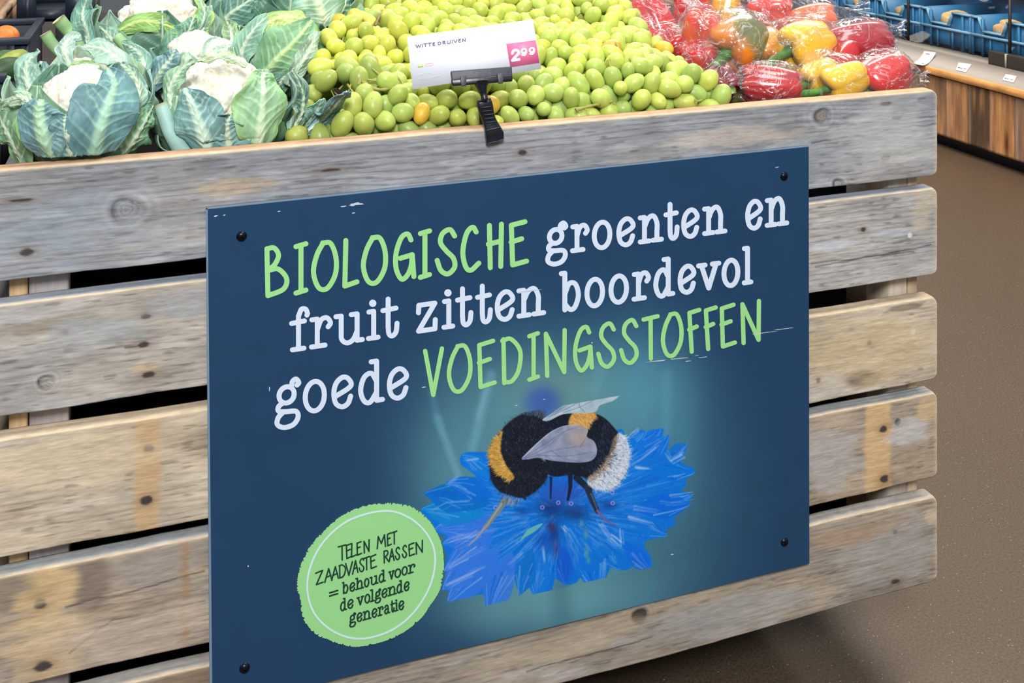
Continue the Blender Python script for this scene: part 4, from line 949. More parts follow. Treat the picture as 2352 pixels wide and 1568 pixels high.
# the clamp: a front lever that lies over the plank's face, and a back lever behind it
def lever(name, rows, ylist, thick):
    """rows: (px left, py left, px right, py right) down the lever; ylist: depth of each row's front face"""
    V = []
    for (xa, ya, xb, yb_), y in zip(rows, ylist):
        A, B = on(xa, ya, y=y), on(xb, yb_, y=y)
        m_ = (A + B) / 2
        th = np.array([0, thick, 0])
        V += [A + (B - A) * .06, m_ + np.array([0, -.0016, 0]), B - (B - A) * .06, B + th * .3, B + th, A + th, A + th * .3]
    V = np.array(V) + co
    F = [list(f) for f in flip(grid_faces(len(rows), 7, close_v=True))] + [list(range(7)), [(len(rows) - 1) * 7 + i for i in range(7)][::-1]]
    mb = MB(); mb.add(V, F); return mb.build(name, m_blackp, holder, bevel=.0007)
y_ = FY - .004
lv = lever('front_lever', [(1100, 231, 1128, 227), (1098, 236, 1131, 232), (1099, 248, 1134, 243), (1103, 262, 1136, 258), (1108, 275, 1139, 270), (1112, 287, 1145, 282), (1116, 300, 1152, 293), (1117, 312, 1158.5, 304), (1120, 330, 1158.5, 318.5)], [FY - .003, FY - .006, FY - .007, FY - .007, FY - .007, FY - .008, FY - .010, FY - .011, FY - .010], .006)
for k_ in range(5):
    y0 = 246 + k_ * 8.5; xl = 1106 + k_ * 2.6
    mb = MB(); A, B = on(xl, y0 + 1.5, y=FY - .0092), on(xl + 22, y0 - 1.5, y=FY - .0092); mb.tube([A + co, B + co], .0007, 6); mb.build('grip_rib', m_greyp, lv)
mb = MB(); A, B = on(1117.5, 300, y=FY - .0118), on(1150, 291.5, y=FY - .0118); mb.tube([A + co, B + co], .0009, 6); mb.build('grip_rib', m_greyp, lv)
lever('back_lever', [(1099, 233, 1127, 229), (1099, 246, 1128, 242), (1101, 262, 1128, 258), (1103, 276, 1128, 272), (1104, 288, 1128, 284)], [FY + .004, FY + .012, FY + .020, FY + .023, FY + .0225], .004)
# ------------------------------------------------------------------ cauliflowers
m_leaf = vcol_mat('cauliflower_leaf', rough=0.5, scale=(70, 70, 70), amt=0.10, bump=0.25, dist=0.0015, sss=0.0, detail=4, spec=0.35)
m_curd = vcol_mat('cauliflower_curd', rough=0.75, scale=(420, 420, 420), amt=0.07, bump=0.6, dist=0.0014, sss=0.12, detail=4, spec=0.2)
m_stalk = vcol_mat('cut_leaf_stalk', rough=0.5, scale=(60, 60, 60), amt=0.1, bump=0.1, detail=3)
def unit(v): v = np.asarray(v, float); return v / (np.linalg.norm(v, axis=-1, keepdims=True) + 1e-12)
_ico = {}
def icosphere(n):
    if n not in _ico:
        bm = bmesh.new(); bmesh.ops.create_icosphere(bm, subdivisions=n, radius=1)
        _ico[n] = (np.array([v.co[:] for v in bm.verts]), np.array([[v.index for v in f.verts] for f in bm.faces])); bm.free()
    return _ico[n]
def fib(n, jit, rg):
    i = np.arange(n) + .5; ph = np.arccos(1 - 2 * i / n); th = math.pi * (1 + 5 ** .5) * i
    P = np.stack([np.cos(th) * np.sin(ph), np.sin(th) * np.sin(ph), np.cos(ph)], 1)
    return unit(P + rg.normal(0, jit, P.shape))
def curd_mesh(seed, sub=6):
    rg = np.random.default_rng(seed); D, F = icosphere(sub)
    r = np.ones(len(D))
    for n, jit, dep in ((46, .12, .11), (330, .05, .05), (1500, .02, .022)):
        S_ = fib(n, jit, rg); best = np.full(len(D), -2.0)
        for a in range(0, n, 64): best = np.maximum(best, (D @ S_[a:a + 64].T).max(1))
        ang = np.arccos(np.clip(best, -1, 1)) / (1.9 / math.sqrt(n))
        r += dep * (np.sqrt(np.maximum(0, 1 - np.clip(ang, 0, 1) ** 2)) - .6)
        if n == 46: a0 = ang
    c = np.array([228, 223, 210.]) * np.ones((len(D), 1))
    c = mixc(c, (226, 206, 168), smooth(.75, 1.1, a0) * .3)
    c = mixc(c, (228, 211, 178), smooth(.55, .8, NZ[1].fbm(D[:, 0] * 2 + seed, D[:, 1] * 2 + D[:, 2], 3)) * .3)
    return D * r[:, None], F, lin_arr(c)
def leaf_mesh(P, N, w, color, rib=(.0044, .0011), ribcol=(196, 214, 186), ruffle=.004, wrap=.09, seed=0, edge=None, nv=100, nu=65, vein=1.0, fold=0.0, back=None):
    """P: rib points base to tip, N: outward normals, w: half widths -> a veined blade wrapped round the head"""
    rg = np.random.default_rng(seed); nz = Noise(seed + 500)
    k = len(P); t = np.linspace(0, 1, nv)
    tt = np.linspace(0, 1, k)
    Pc = catmull(P, 10); ts = np.linspace(0, 1, len(Pc))
    Pr = np.stack([np.interp(t, ts, Pc[:, i]) for i in range(3)], 1)
    Nr = unit(np.stack([np.interp(t, tt, N[:, i]) for i in range(3)], 1))
    wc = catmull(np.stack([tt, w], 1), 10); wr = np.interp(t, np.linspace(0, 1, len(wc)), wc[:, 1])
    wr = np.maximum(wr, .0008)
    T = unit(np.gradient(Pr, axis=0)); Nr = unit(Nr - T * (Nr * T).sum(1, keepdims=True)); B = np.cross(T, Nr)
    s = np.linspace(-1, 1, nu)
    Sg, Tg = np.meshgrid(s, t); W = wr[:, None]
    rag = 1 + .16 * (nz.fbm(Tg * 9 + 3 * np.sign(Sg), Sg * 0 + 1, 4) - .5) * (np.abs(Sg) > .3)
    d = Sg * W * rag
    lift = -d ** 2 / (2 * wrap) + fold * np.abs(d)
    ph = rg.uniform(0, 6, 2)
    lift = lift + ruffle * np.abs(Sg) ** 1.6 * np.sin(Tg * rg.uniform(11, 16) + ph[0] + (Sg > 0) * 2.1) * smooth(0, .25, Tg)
    lift = lift + .0035 * (nz.fbm(Tg * 7, Sg * 4, 3) - .5) + ruffle * .5 * (nz.fbm(Tg * 4 + 9, Sg * 3, 2) - .5)
    rw = rib[0] + (rib[1] - rib[0]) * np.clip(t * 1.15, 0, 1)[:, None]
    rw = np.minimum(rw, .3 * W + .0004)
    prof = np.exp(-(d / rw) ** 2)
    lift = lift + prof * rw * .55
    # side veins leave the rib and lean towards the tip
    L = np.linalg.norm(np.diff(Pr, axis=0), axis=1).sum()
    vv = np.zeros_like(Tg)
    for sgn in (-1, 1):
        for t0 in np.arange(.06, .92, .115) + rg.uniform(-.02, .02):
            dev = (Tg - t0 - (.26 + .05 * rg.normal()) * np.abs(Sg) ** .85 * (1 - t0 * .5) - .03 * (nz(Tg * 6, Sg * 5) - .5)) * L
            wd = .0012 * (1.15 - np.abs(Sg)) + .0005
            vv = np.maximum(vv, np.exp(-(dev / wd) ** 2) * (Sg * sgn > 0) * (1.05 - .65 * np.abs(Sg)))
    vv2 = np.exp(-((nz.fbm(Tg * 8 + 30, Sg * 5, 2) - .5) / .022) ** 2) * .5
    lift = lift + vv * .0009 - .0006 * vv2
    V = Pr[:, None] + B[:, None] * d[..., None] + Nr[:, None] * lift[..., None]
    c = np.ones(Tg.shape + (3,)) * np.asarray(color, float)
    lo = nz.fbm(Tg * 3 + 5, Sg * 2 + 7, 3)[..., None]
    c = c.mean(-1, keepdims=True) * .16 + c * .84
    c = c * (.80 + .36 * lo)
    tip = smooth(.45, 1, Tg)[..., None]
    if edge is not None:
        e = (smooth(.45, 1, np.abs(Sg)) * .7 + .3 * smooth(.6, 1, Tg))[..., None]; c = c * (1 - e) + np.asarray(edge, float) * e
    rc = np.asarray(ribcol, float)
    vm = np.clip(vv * .85 + vv2 * .22, 0, 1)[..., None] * vein; c = c * (1 - vm) + (rc * .75 + np.asarray(color) * .25) * vm
    rm = np.clip(np.exp(-(d / (rw * 1.05)) ** 4), 0, 1)[..., None]; c = c * (1 - rm) + rc * rm
    return V.reshape(-1, 3), grid_faces(nv, nu), lin_arr(c.reshape(-1, 3))
def add_leaf(root, loc, *a, thick=.0011, **k):
    V, F, c = leaf_mesh(*a, **k)
    low = V[:, 2] < TOPZ + .004
    V[low, 1] = np.maximum(V[low, 1], FY + .0245 + .01 * np.clip(V[low, 1] - FY + .1, 0, 1))
    o = mesh_obj('leaf', V - np.array(loc), F, m_leaf, root, col=c)
    m = o.modifiers.new('thickness', 'SOLIDIFY'); m.thickness = thick; m.offset = 0
    return o
def px_path(C, R, pts, off=1.0):
    """pixels of a rib -> points hugging a ball of radius R about C, and the outward normals"""
    P, N, Z = [], [], []
    for p in pts:
        x, y = p[0], p[1]; o_ = off + (p[3] if len(p) > 3 else 0)
        d = unit(ray(x, y)); oc = EYE - C; b = d @ oc; q = b * b - (oc @ oc - (R * o_) ** 2)
        t = -b - math.sqrt(q) if q > 0 else -b
        X = EYE + d * t; P.append(X); N.append(unit(unit(X - C) + unit(EYE - C) * (1.3 if q <= 0 else .0))); Z.append((X - EYE) @ FWD)
    return np.array(P), np.array(N), np.array(Z)
def px_leaf(root, C, R, pts, color, off=1.04, push=0.0, **k):
    """pts: (px, py, half width in px[, extra offset])"""
    P, N, Z = px_path(C, R, pts, off)
    P = P + unit(EYE - P) * push * np.linspace(.2, 1, len(P))[:, None]; Z = (P - EYE) @ FWD
    w = np.array([p[2] for p in pts]) * Z / FPX
    # soften the normals towards the viewer at the outline
    return add_leaf(root, C, P, unit(N + unit(EYE - C) * .25), w, color, **k)
def ring_leaf(root, C, R, axis, phi, th0, th1, width, color, flare=.25, **k):
    k.setdefault('nv', 60); k.setdefault('nu', 41)
    axis = unit(axis); a = unit(np.cross(axis, [0.3, 1, .1])); b = np.cross(axis, a)
    P, N = [], []
    for i, q in enumerate(np.linspace(0, 1, 6)):
        th = math.radians(th0 + (th1 - th0) * q); rad = R * (1.0 + flare * q ** 2)
        u = math.sin(th) * (math.cos(phi) * a + math.sin(phi) * b) + math.cos(th) * axis
        P.append(C + u * rad); N.append(u)
    w = np.array([.28, .75, 1, .95, .7, .12]) * width
    return add_leaf(root, C, np.array(P), np.array(N), w, color, **k)
def stalk(root, C, pts, r0, r1, col, cut=(206, 208, 176)):
    V, F = tube_geo(catmull(np.array(pts), 6), np.linspace(r0, r1, (len(pts) - 1) * 6 + 1), 12)
    c = np.tile(np.asarray(col, float), (len(V), 1)); c[-12:] = cut
    c = c * (.9 + .2 * NZ[0].fbm(V[:, 2] * 60, V[:, 0] * 60, 2))[:, None]
    return mesh_obj('leaf_stalk', V - np.array(C), F, m_stalk, root, col=lin_arr(c))
MINT, BLUEL, GRN, DRK, LIME, PALEL = (144, 184, 160), (110, 156, 150), (124, 168, 128), (82, 130, 106), (172, 204, 112), (176, 210, 180)
def head(px, py, Z, R, axis, label, curd=True, curd_r=.86, curd_off=.14, sub=6, seed=1, squash=.86):
    C = at_depth(px, py, Z)
    root = thing('cauliflower', label, 'cauliflower', 'cauliflowers heaped in the crate', loc=tuple(C))
    if curd:
        V, F, c = curd_mesh(seed, sub); ax = unit(axis)
        a = unit(np.cross(ax, [.2, 1, .3])); b = np.cross(ax, a)
        V = (V[:, :1] * a + V[:, 1:2] * b + V[:, 2:] * ax * squash) * R * curd_r + ax * R * curd_off
        mesh_obj('curd', V, F, m_curd, root, col=c)
    return root, C
vup = np.array([0, 0, 1.0]); tov = -FWD                        # up, and towards the viewer
# -- the big head at the front left
rA, CA = head(186, 246, 1.215, .0772, vup * .8 + tov * .5 - RGT * .35, 'large blue-green leaved cauliflower in the front left corner, pushed against the plank', seed=1, curd_r=.6, curd_off=.06)
for i, (ph, c) in enumerate(((.3, MINT), (1.3, GRN), (2.2, MINT), (3.4, BLUEL), (4.4, BLUEL), (5.4, DRK))):
    ring_leaf(rA, CA, .074, vup, ph, 160, 62, .05, c, flare=.12, seed=20 + i, ruffle=.005)
px_leaf(rA, CA, .0772, [(60, 384, 22), (28, 322, 40), (2, 270, 40), (-22, 238, 16)], (124, 172, 124), off=1.1, seed=3, edge=(150, 192, 120))
px_leaf(rA, CA, .0772, [(262, 384, 34), (302, 328, 60), (332, 276, 44), (350, 243, 14)], (112, 168, 124), off=1.06, seed=4, rib=(.004, .001))
px_leaf(rA, CA, .0772, [(172, 384, 26), (158, 325, 46), (150, 285, 36), (150, 262, 6)], (110, 156, 164), off=1.08, seed=5, vein=.8, ruffle=.003)
px_leaf(rA, CA, .0772, [(132, 386, 18), (104, 322, 50), (90, 265, 54), (96, 228, 20)], (102, 150, 156), off=1.10, seed=6, rib=(.0085, .0045), ribcol=(178, 214, 176), ruffle=.003)
px_leaf(rA, CA, .0772, [(212, 380, 28), (226, 310, 72), (246, 245, 78), (262, 195, 56), (246, 158, 8)], (104, 156, 158), off=1.12, seed=7, rib=(.0075, .0030), ribcol=(172, 212, 184), ruffle=.0025, vein=1.0)
px_leaf(rA, CA, .0772, [(300, 262, 12), (316, 215, 26), (304, 172, 24), (276, 150, 6)], (138, 180, 156), off=1.02, seed=8)
px_leaf(rA, CA, .0772, [(74, 240, 8), (52, 225, 16), (28, 232, 14), (6, 246, 6)], (170, 204, 168), off=1.1, seed=9)
# -- the big head beside it
rB, CB = head(508, 240, 1.298, .0855, vup * .72 + tov * .72 - RGT * .10, 'large cauliflower with a broad white curd at the front, touching the grapes', seed=2, curd_r=.68, curd_off=.02)
for i, (ph, c) in enumerate(((.2, MINT), (1.2, GRN), (2.3, GRN), (3.3, BLUEL), (4.3, MINT), (5.3, BLUEL))):
    ring_leaf(rB, CB, .082, vup, ph, 160, 72, .05, c, flare=.1, seed=40 + i, ruffle=.005)
px_leaf(rB, CB, .0855, [(566, 152, 7), (525, 131, 12), (485, 132, 10), (455, 142, 5)], (196, 216, 160), off=.98, seed=11, vein=.4)
px_leaf(rB, CB, .0855, [(396, 250, 14), (392, 205, 26), (412, 165, 20), (446, 142, 6)], (126, 170, 130), off=1.02, seed=12)
px_leaf(rB, CB, .0855, [(655, 350, 26), (690, 305, 40), (722, 262, 34), (738, 228, 10)], (128, 178, 166), off=1.16, push=.05, ruffle=.003, seed=13, edge=(150, 196, 150))
px_leaf(rB, CB, .0855, [(706, 300, 12), (738, 272, 26), (768, 242, 32), (796, 210, 12)], (104, 150, 154), off=1.36, push=.085, seed=14, ribcol=(190, 214, 206), ruffle=.003, fold=.12, wrap=.05)
px_leaf(rB, CB, .0855, [(672, 300, 14), (692, 255, 30), (692, 210, 32), (670, 162, 8)], (84, 130, 112), off=1.2, push=.035, seed=15, edge=(180, 206, 184), ruffle=.003)
px_leaf(rB, CB, .0855, [(528, 356, 34), (524, 320, 52), (522, 285, 40), (530, 262, 8)], (104, 156, 156), off=1.07, seed=16, ruffle=.007, vein=.8)
px_leaf(rB, CB, .0855, [(590, 352, 20), (598, 290, 60), (604, 225, 62), (604, 182, 34), (606, 166, 20)], (142, 192, 142), off=1.14, seed=17, rib=(.0055, .0022), ribcol=(202, 226, 190), ruffle=.004, edge=(158, 206, 132))
px_leaf(rB, CB, .0855, [(482, 356, 22), (462, 295, 56), (440, 240, 46), (424, 203, 4)], (104, 154, 150), off=1.10, seed=18, rib=(.0085, .003), ribcol=(196, 220, 200), ruffle=.0035)
q, _, _ = px_path(CB, .0855, [(420, 350), (392, 300), (370, 240)], 1.08); stalk(rB, CB, q, .010, .0085, (158, 196, 186), (200, 208, 168))
# -- the head behind the front left one
rC, CC = head(190, 218, 1.36, .0755, vup * .95 + tov * .35 - RGT * .1, 'cauliflower with a thin strip of curd showing, behind the front left one', seed=3, sub=5, curd_r=.62, curd_off=.06)
for i, (ph, c) in enumerate(((.1, MINT), (1.1, BLUEL), (2.0, MINT), (3.0, GRN), (4.0, MINT), (5.2, PALEL))):
    ring_leaf(rC, CC, .072, vup, ph, 150, 50, .048, c, flare=.15, seed=60 + i, ruffle=.006)
px_leaf(rC, CC, .0755, [(84, 232, 16), (62, 190, 34), (64, 145, 32), (92, 118, 8)], (138, 186, 160), off=1.22, seed=21, ruffle=.005)
px_leaf(rC, CC, .0755, [(228, 152, 10), (190, 158, 20), (150, 172, 20), (96, 188, 5)], (152, 196, 142), off=1.16, seed=22, edge=(150, 190, 96))
px_leaf(rC, CC, .0755, [(160, 150, 10), (148, 115, 20), (158, 90, 20), (186, 82, 8)], (150, 184, 170), off=1.12, seed=23)
px_leaf(rC, CC, .0755, [(268, 180, 12), (272, 140, 30), (230, 112, 30), (186, 108, 8)], (150, 190, 168), off=1.1, seed=24)
px_leaf(rC, CC, .0755, [(320, 190, 10), (330, 150, 22), (310, 115, 20), (280, 100, 6)], (112, 164, 148), off=1.05, seed=25)
# -- the top head with its curd in sight
rD, CD_ = head(366, 92, 1.58, .088, vup * .9 + tov * .42 + RGT * .12, 'topmost cauliflower with a rounded curd above a bright green leaf', seed=4, sub=6, curd_r=.68, curd_off=.24)
for i, (ph, c) in enumerate(((.2, GRN), (1.0, MINT), (1.9, DRK), (2.8, MINT), (3.6, GRN), (4.4, DRK), (5.3, MINT))):
    ring_leaf(rD, CD_, .084, vup, ph, 150, 58, .055, c, flare=.22, seed=80 + i, ruffle=.007)
px_leaf(rD, CD_, .088, [(262, 78, 10), (318, 52, 22), (375, 55, 22), (420, 78, 5)], (138, 186, 92), off=1.12, seed=31, ribcol=(190, 214, 130))
px_leaf(rD, CD_, .088, [(205, 110, 8), (200, 70, 26), (190, 30, 34), (205, -14, 10)], (112, 170, 150), off=1.28, seed=32)
px_leaf(rD, CD_, .088, [(380, 150, 12), (400, 110, 34), (430, 75, 30), (445, 40, 6)], (96, 152, 120), off=1.16, seed=33)
px_leaf(rD, CD_, .088, [(300, 140, 10), (280, 108, 26), (252, 84, 24), (230, 60, 6)], (132, 180, 150), off=1.18, seed=34)
px_leaf(rD, CD_, .088, [(440, 96, 8), (462, 66, 22), (470, 30, 22), (455, -8, 6)], (118, 172, 128), off=1.12, seed=35, edge=(186, 206, 96))
for (pp, r0, r1) in (([(210, 130), (166, 80), (134, 44)], .008, .010), ([(190, 170), (126, 108), (104, 76)], .008, .0085), ([(300, 120), (284, 100), (270, 84)], .007, .008)):
    q, _, _ = px_path(CD_, .088, pp, 1.2); stalk(rD, CD_, q, r0, r1, (150, 186, 130), (206, 212, 160))
# -- leafy heads between the top one and the grapes
rH, CH = head(452, 160, 1.455, .058, vup + tov * .2, 'cauliflower half hidden behind the broad white curd, a nub of curd showing', seed=5, sub=5, curd_r=.7, curd_off=.3)
for i, (ph, c) in enumerate(((.5, BLUEL), (1.6, PALEL), (2.7, GRN), (3.8, MINT), (5.0, MINT))):
    ring_leaf(rH, CH, .058, vup, ph, 140, 60, .042, c, flare=.2, seed=100 + i, ruffle=.005)
px_leaf(rH, CH, .058, [(352, 205, 10), (370, 165, 30), (392, 135, 26), (402, 112, 4)], (102, 148, 158), off=1.3, seed=36)
px_leaf(rH, CH, .058, [(470, 135, 12), (490, 108, 22), (520, 104, 20), (538, 122, 6)], (184, 214, 190), off=1.1, seed=37, ribcol=(214, 226, 210))
rE, CE = head(648, 128, 1.49, .0695, vup * .7 + tov * .5, 'round cauliflower closed up in green leaves, against the grapes', curd=False, seed=6)
V, F = icosphere(4); V = V * .062 * (1 + .06 * (NZ[2].fbm(V[:, 0] * 3, V[:, 2] * 3 + V[:, 1], 3)[:, None] - .5))
mesh_obj('inner_leaves', V, F, m_leaf, rE, col=lin_arr(np.tile((138, 178, 104), (len(V), 1)) * (.8 + .4 * NZ[3].fbm(V[:, 0] * 80, V[:, 2] * 80, 3))[:, None]))
for i, (ph, c) in enumerate(((.2, GRN), (1.2, MINT), (2.2, GRN), (3.3, DRK), (4.3, GRN), (5.3, MINT))):
    ring_leaf(rE, CE, .066, vup, ph, 150, 52, .048, c, flare=.08, seed=120 + i, ruffle=.006)
px_leaf(rE, CE, .068, [(606, 60, 8), (640, 44, 20), (680, 42, 22), (712, 52, 6)], (178, 208, 118), off=1.04, seed=41, ribcol=(206, 222, 150))
px_leaf(rE, CE, .068, [(610, 100, 12), (622, 76, 26), (650, 66, 24), (672, 70, 6)], (184, 210, 104), off=1.03, seed=42, ribcol=(226, 230, 190))
px_leaf(rE, CE, .068, [(556, 175, 10), (556, 120, 30), (580, 72, 34), (616, 34, 6)], (122, 174, 146), off=1.1, seed=43, edge=(150, 196, 166))
px_leaf(rE, CE, .068, [(594, 186, 16), (634, 138, 56), (676, 96, 58), (716, 48, 10)], (116, 172, 122), off=1.12, seed=44, rib=(.005, .002), ribcol=(186, 212, 150), ruffle=.005)
px_leaf(rE, CE, .068, [(660, 196, 10), (690, 150, 22), (714, 110, 22), (728, 72, 6)], (156, 188, 160), off=1.22, seed=45)
px_leaf(rE, CE, .068, [(690, 170, 8), (655, 178, 20), (640, 200, 20), (630, 226, 5)], (78, 134, 110), off=1.12, seed=46)
px_leaf(rE, CE, .068, [(520, 130, 8), (532, 100, 22), (530, 70, 22), (520, 44, 5)], (146, 186, 130), off=1.15, seed=47, ribcol=(216, 224, 200))
rF, CF = head(560, 22, 1.70, .075, vup, 'dark green leafy cauliflower at the back, left of the pale-ribbed one', curd=False, seed=7)
for i, (ph, c) in enumerate(((.2, DRK), (1.0, (92, 146, 128)), (2.0, DRK), (2.9, DRK), (3.9, (86, 142, 112)), (5.0, DRK), (5.7, GRN))):
    ring_leaf(rF, CF, .07, vup, ph, 140, 30, .06, c, flare=.15, seed=140 + i, ruffle=.008)
px_leaf(rF, CF, .075, [(500, 80, 8), (520, 40, 34), (560, 10, 36), (600, -20, 10)], (86, 140, 124), off=1.12, seed=48)
px_leaf(rF, CF, .075, [(560, 78, 10), (600, 50, 34), (620, 18, 34), (640, -20, 10)], (78, 132, 100), off=1.16, seed=49)
rG, CG = head(724, 18, 1.62, .072, vup, 'cauliflower at the back with a broad pale-ribbed leaf, above the first grapes', curd=False, seed=8)
for i, (ph, c) in enumerate(((.2, DRK), (1.2, DRK), (2.2, GRN), (3.2, MINT), (4.2, DRK), (5.2, (86, 140, 112)))):
    ring_leaf(rG, CG, .068, vup, ph, 140, 35, .052, c, flare=.15, seed=160 + i, ruffle=.008)
px_leaf(rG, CG, .072, [(762, 66, 16), (774, 40, 34), (790, 10, 34), (800, -30, 10)], (70, 122, 96), off=1.05, seed=50, ruffle=.008)
px_leaf(rG, CG, .072, [(744, 62, 18), (738, 30, 54), (724, -5, 60), (700, -50, 12)], (150, 188, 166), off=1.15, seed=51, rib=(.0085, .005), ribcol=(206, 222, 186), edge=(108, 158, 136))
# ------------------------------------------------------------------ white grapes
def grape_mat():
    m, nt, b = new_mat('white_grape_skin')
    oi = nt.nodes.new('ShaderNodeObjectInfo')
    tc = nt.nodes.new('ShaderNodeTexCoord'); n = nt.nodes.new('ShaderNodeTexNoise'); n.inputs['Scale'].default_value = 90; n.inputs['Detail'].default_value = 3
    ad = nt.nodes.new('ShaderNodeVectorMath'); nt.links.new(tc.outputs['Object'], ad.inputs[0]); nt.links.new(oi.outputs['Random'], ad.inputs[1]); nt.links.new(ad.outputs[0], n.inputs['Vector'])
    mr = nt.nodes.new('ShaderNodeMapRange'); mr.inputs['From Min'].default_value = .3; mr.inputs['From Max'].default_value = .7; mr.inputs['To Min'].default_value = .86; mr.inputs['To Max'].default_value = 1.1
    nt.links.new(n.outputs['Fac'], mr.inputs['Value'])
    mx = nt.nodes.new('ShaderNodeMix'); mx.data_type = 'RGBA'; mx.blend_type = 'MULTIPLY'; mx.inputs['Factor'].default_value = 1
    nt.links.new(oi.outputs['Color'], mx.inputs['A']); nt.links.new(mr.outputs['Result'], mx.inputs['B'])
    vo = nt.nodes.new('ShaderNodeTexVoronoi'); vo.inputs['Scale'].default_value = 240; nt.links.new(ad.outputs[0], vo.inputs['Vector'])
    sp = nt.nodes.new('ShaderNodeMapRange'); sp.inputs['From Min'].default_value = .16; sp.inputs['From Max'].default_value = .1; nt.links.new(vo.outputs['Distance'], sp.inputs['Value'])
    sc_ = nt.nodes.new('ShaderNodeSeparateColor'); nt.links.new(vo.outputs['Color'], sc_.inputs['Color'])
    gt = nt.nodes.new('ShaderNodeMath'); gt.operation = 'GREATER_THAN'; gt.inputs[1].default_value = .93; nt.links.new(sc_.outputs['Green'], gt.inputs[0])
    mu = nt.nodes.new('ShaderNodeMath'); mu.operation = 'MULTIPLY'; nt.links.new(sp.outputs['Result'], mu.inputs[0]); nt.links.new(gt.outputs[0], mu.inputs[1])
    m2 = nt.nodes.new('ShaderNodeMix'); m2.data_type = 'RGBA'; m2.inputs['B'].default_value = rgba(110, 98, 44)
    nt.links.new(mu.outputs[0], m2.inputs['Factor']); nt.links.new(mx.outputs['Result'], m2.inputs['A']); nt.links.new(m2.outputs['Result'], b.inputs['Base Color'])
    b.inputs['Roughness'].default_value = .36; b.inputs['Specular IOR Level'].default_value = .4
    r2 = nt.nodes.new('ShaderNodeMapRange'); r2.inputs['To Min'].default_value = .25; r2.inputs['To Max'].default_value = .52
    nt.links.new(n.outputs['Fac'], r2.inputs['Value']); nt.links.new(r2.outputs['Result'], b.inputs['Roughness'])
    b.inputs['Subsurface Weight'].default_value = .8; b.inputs['Subsurface Radius'].default_value = (.9, 1.0, .25); b.inputs['Subsurface Scale'].default_value = .009
    return m
m_grape = grape_mat()
m_stem = plain('grape_stem', rgba(150, 148, 70), .6, noise=.25, scale=200)
m_stem_b = plain('brown_grape_stem', rgba(124, 104, 62), .7, noise=.3, scale=200)
grape_meshes = []
for k in range(8):
    D, F = icosphere(3); rg = np.random.default_rng(300 + k)
    el = rg.uniform(1.16, 1.55)
    V = D * (1 + .035 * (NZ[k].fbm(D[:, 0] * 1.2 + 5, D[:, 1] * 1.2 + D[:, 2], 2)[:, None] - .5)) * np.array([1, rg.uniform(.94, 1.04), el])
    V[:, :2] *= (1 - .06 * D[:, 2:3])
    V[:, 2] -= .05 * np.exp(-((D[:, 2] - 1) / .02) ** 2)
    o = mesh_obj('grape_source', V * .01, F, m_grape); me = o.data; bpy.data.objects.remove(o); me.name = 'grape'; grape_meshes.append((me, el))
GZ0 = TOPZ - .006
BUMPS = []
def heap_z(x, y):
    v = y - FY
    base = GZ0 + .30 * np.minimum(v, .22) + .20 * np.maximum(v - .22, 0)
    for (bx, by) in BUMPS: base = base + .020 * np.exp(-(((x - bx) / .058) ** 2 + ((y - by) / .05) ** 2)) * smooth(.01, .07, v)
    return base - .006 * (len(BUMPS) > 0) + .026 * (NZ[6].fbm(np.asarray(x) * 7 + 2, np.asarray(y) * 7 + 3, 3) - .5) * smooth(.03, .12, v)
def heap_px(px, py, lift=0.0):
    """where a pixel's ray meets the heap of grapes"""
    d = ray(px, py); t = np.linspace(.9, 2.2, 400)
    P = EYE + d * t[:, None]
    f = P[:, 2] - (heap_z(P[:, 0], P[:, 1]) + lift)
    i = int(np.argmax((f < 0) & (P[:, 1] > FY + .02)))
    return P[i]
fl_, fr_ = on(672, 330, y=FY + .03)[0], on(1655, 240, y=FY + .03)[0]
bl_, br_ = float(heap_px(858, 20)[0]) - .045, float(heap_px(1395, 8)[0])
y_b = FY + .56
yc = float(heap_px(1176, 10)[1])
gr_ = np.random.default_rng(21)
SEED = [(740, 110), (800, 225), (900, 90), (880, 265), (1010, 25), (1050, 235), (1170, 130), (1300, 45), (1230, 215), (1340, 150), (1390, 60), (1440, 200), (1560, 215), (1120, 20)]
BUMPS = [tuple(heap_px(*s_)[:2]) for s_ in SEED]
pts = []
for layer, dz in ((0, 0.0), (1, -.018), (2, -.034)):
    yy = np.arange(FY + .038 + .007 * layer, y_b, .0196)
    for j, y in enumerate(yy):
        f = min(1, (y - FY - .03) / (yc - FY - .03))
        # the heap's borders: a straight left one, a right one that bellies out at the front
        xl = fl_ + (bl_ - fl_) * f; xr = fr_ + (br_ - fr_) * f ** .55
        xs = np.arange(xl + .012 + .011 * (j % 2) + .006 * layer, xr, .0232)
        for x in xs: pts.append((x + gr_.normal(0, .0038), y + gr_.normal(0, .0038), dz + gr_.normal(0, .006), layer))
G = np.array(pts)
lay = G[:, 3].astype(int)
G = np.column_stack([G[:, 0], G[:, 1], heap_z(G[:, 0], G[:, 1]) + G[:, 2]])
rad = gr_.uniform(.0116, .0148, len(G)) * (1 - .2 * (gr_.random(len(G)) < .12))
for it in range(40):                      # let them shoulder each other apart
    d = G[:, None] - G[None]; L = np.sqrt((d ** 2).sum(-1)) + 1e-9
    need = (rad[:, None] + rad[None]) * .93
    push = np.clip(need - L, 0, None); np.fill_diagonal(push, 0)
    G = G + (d / L[..., None] * (push * .28)[..., None]).sum(1)
    G[:, 1] = np.maximum(G[:, 1], FY + .0245 + rad * 1.12)
    G[:, 2] = np.minimum(G[:, 2], heap_z(G[:, 0], G[:, 1]) + .013)
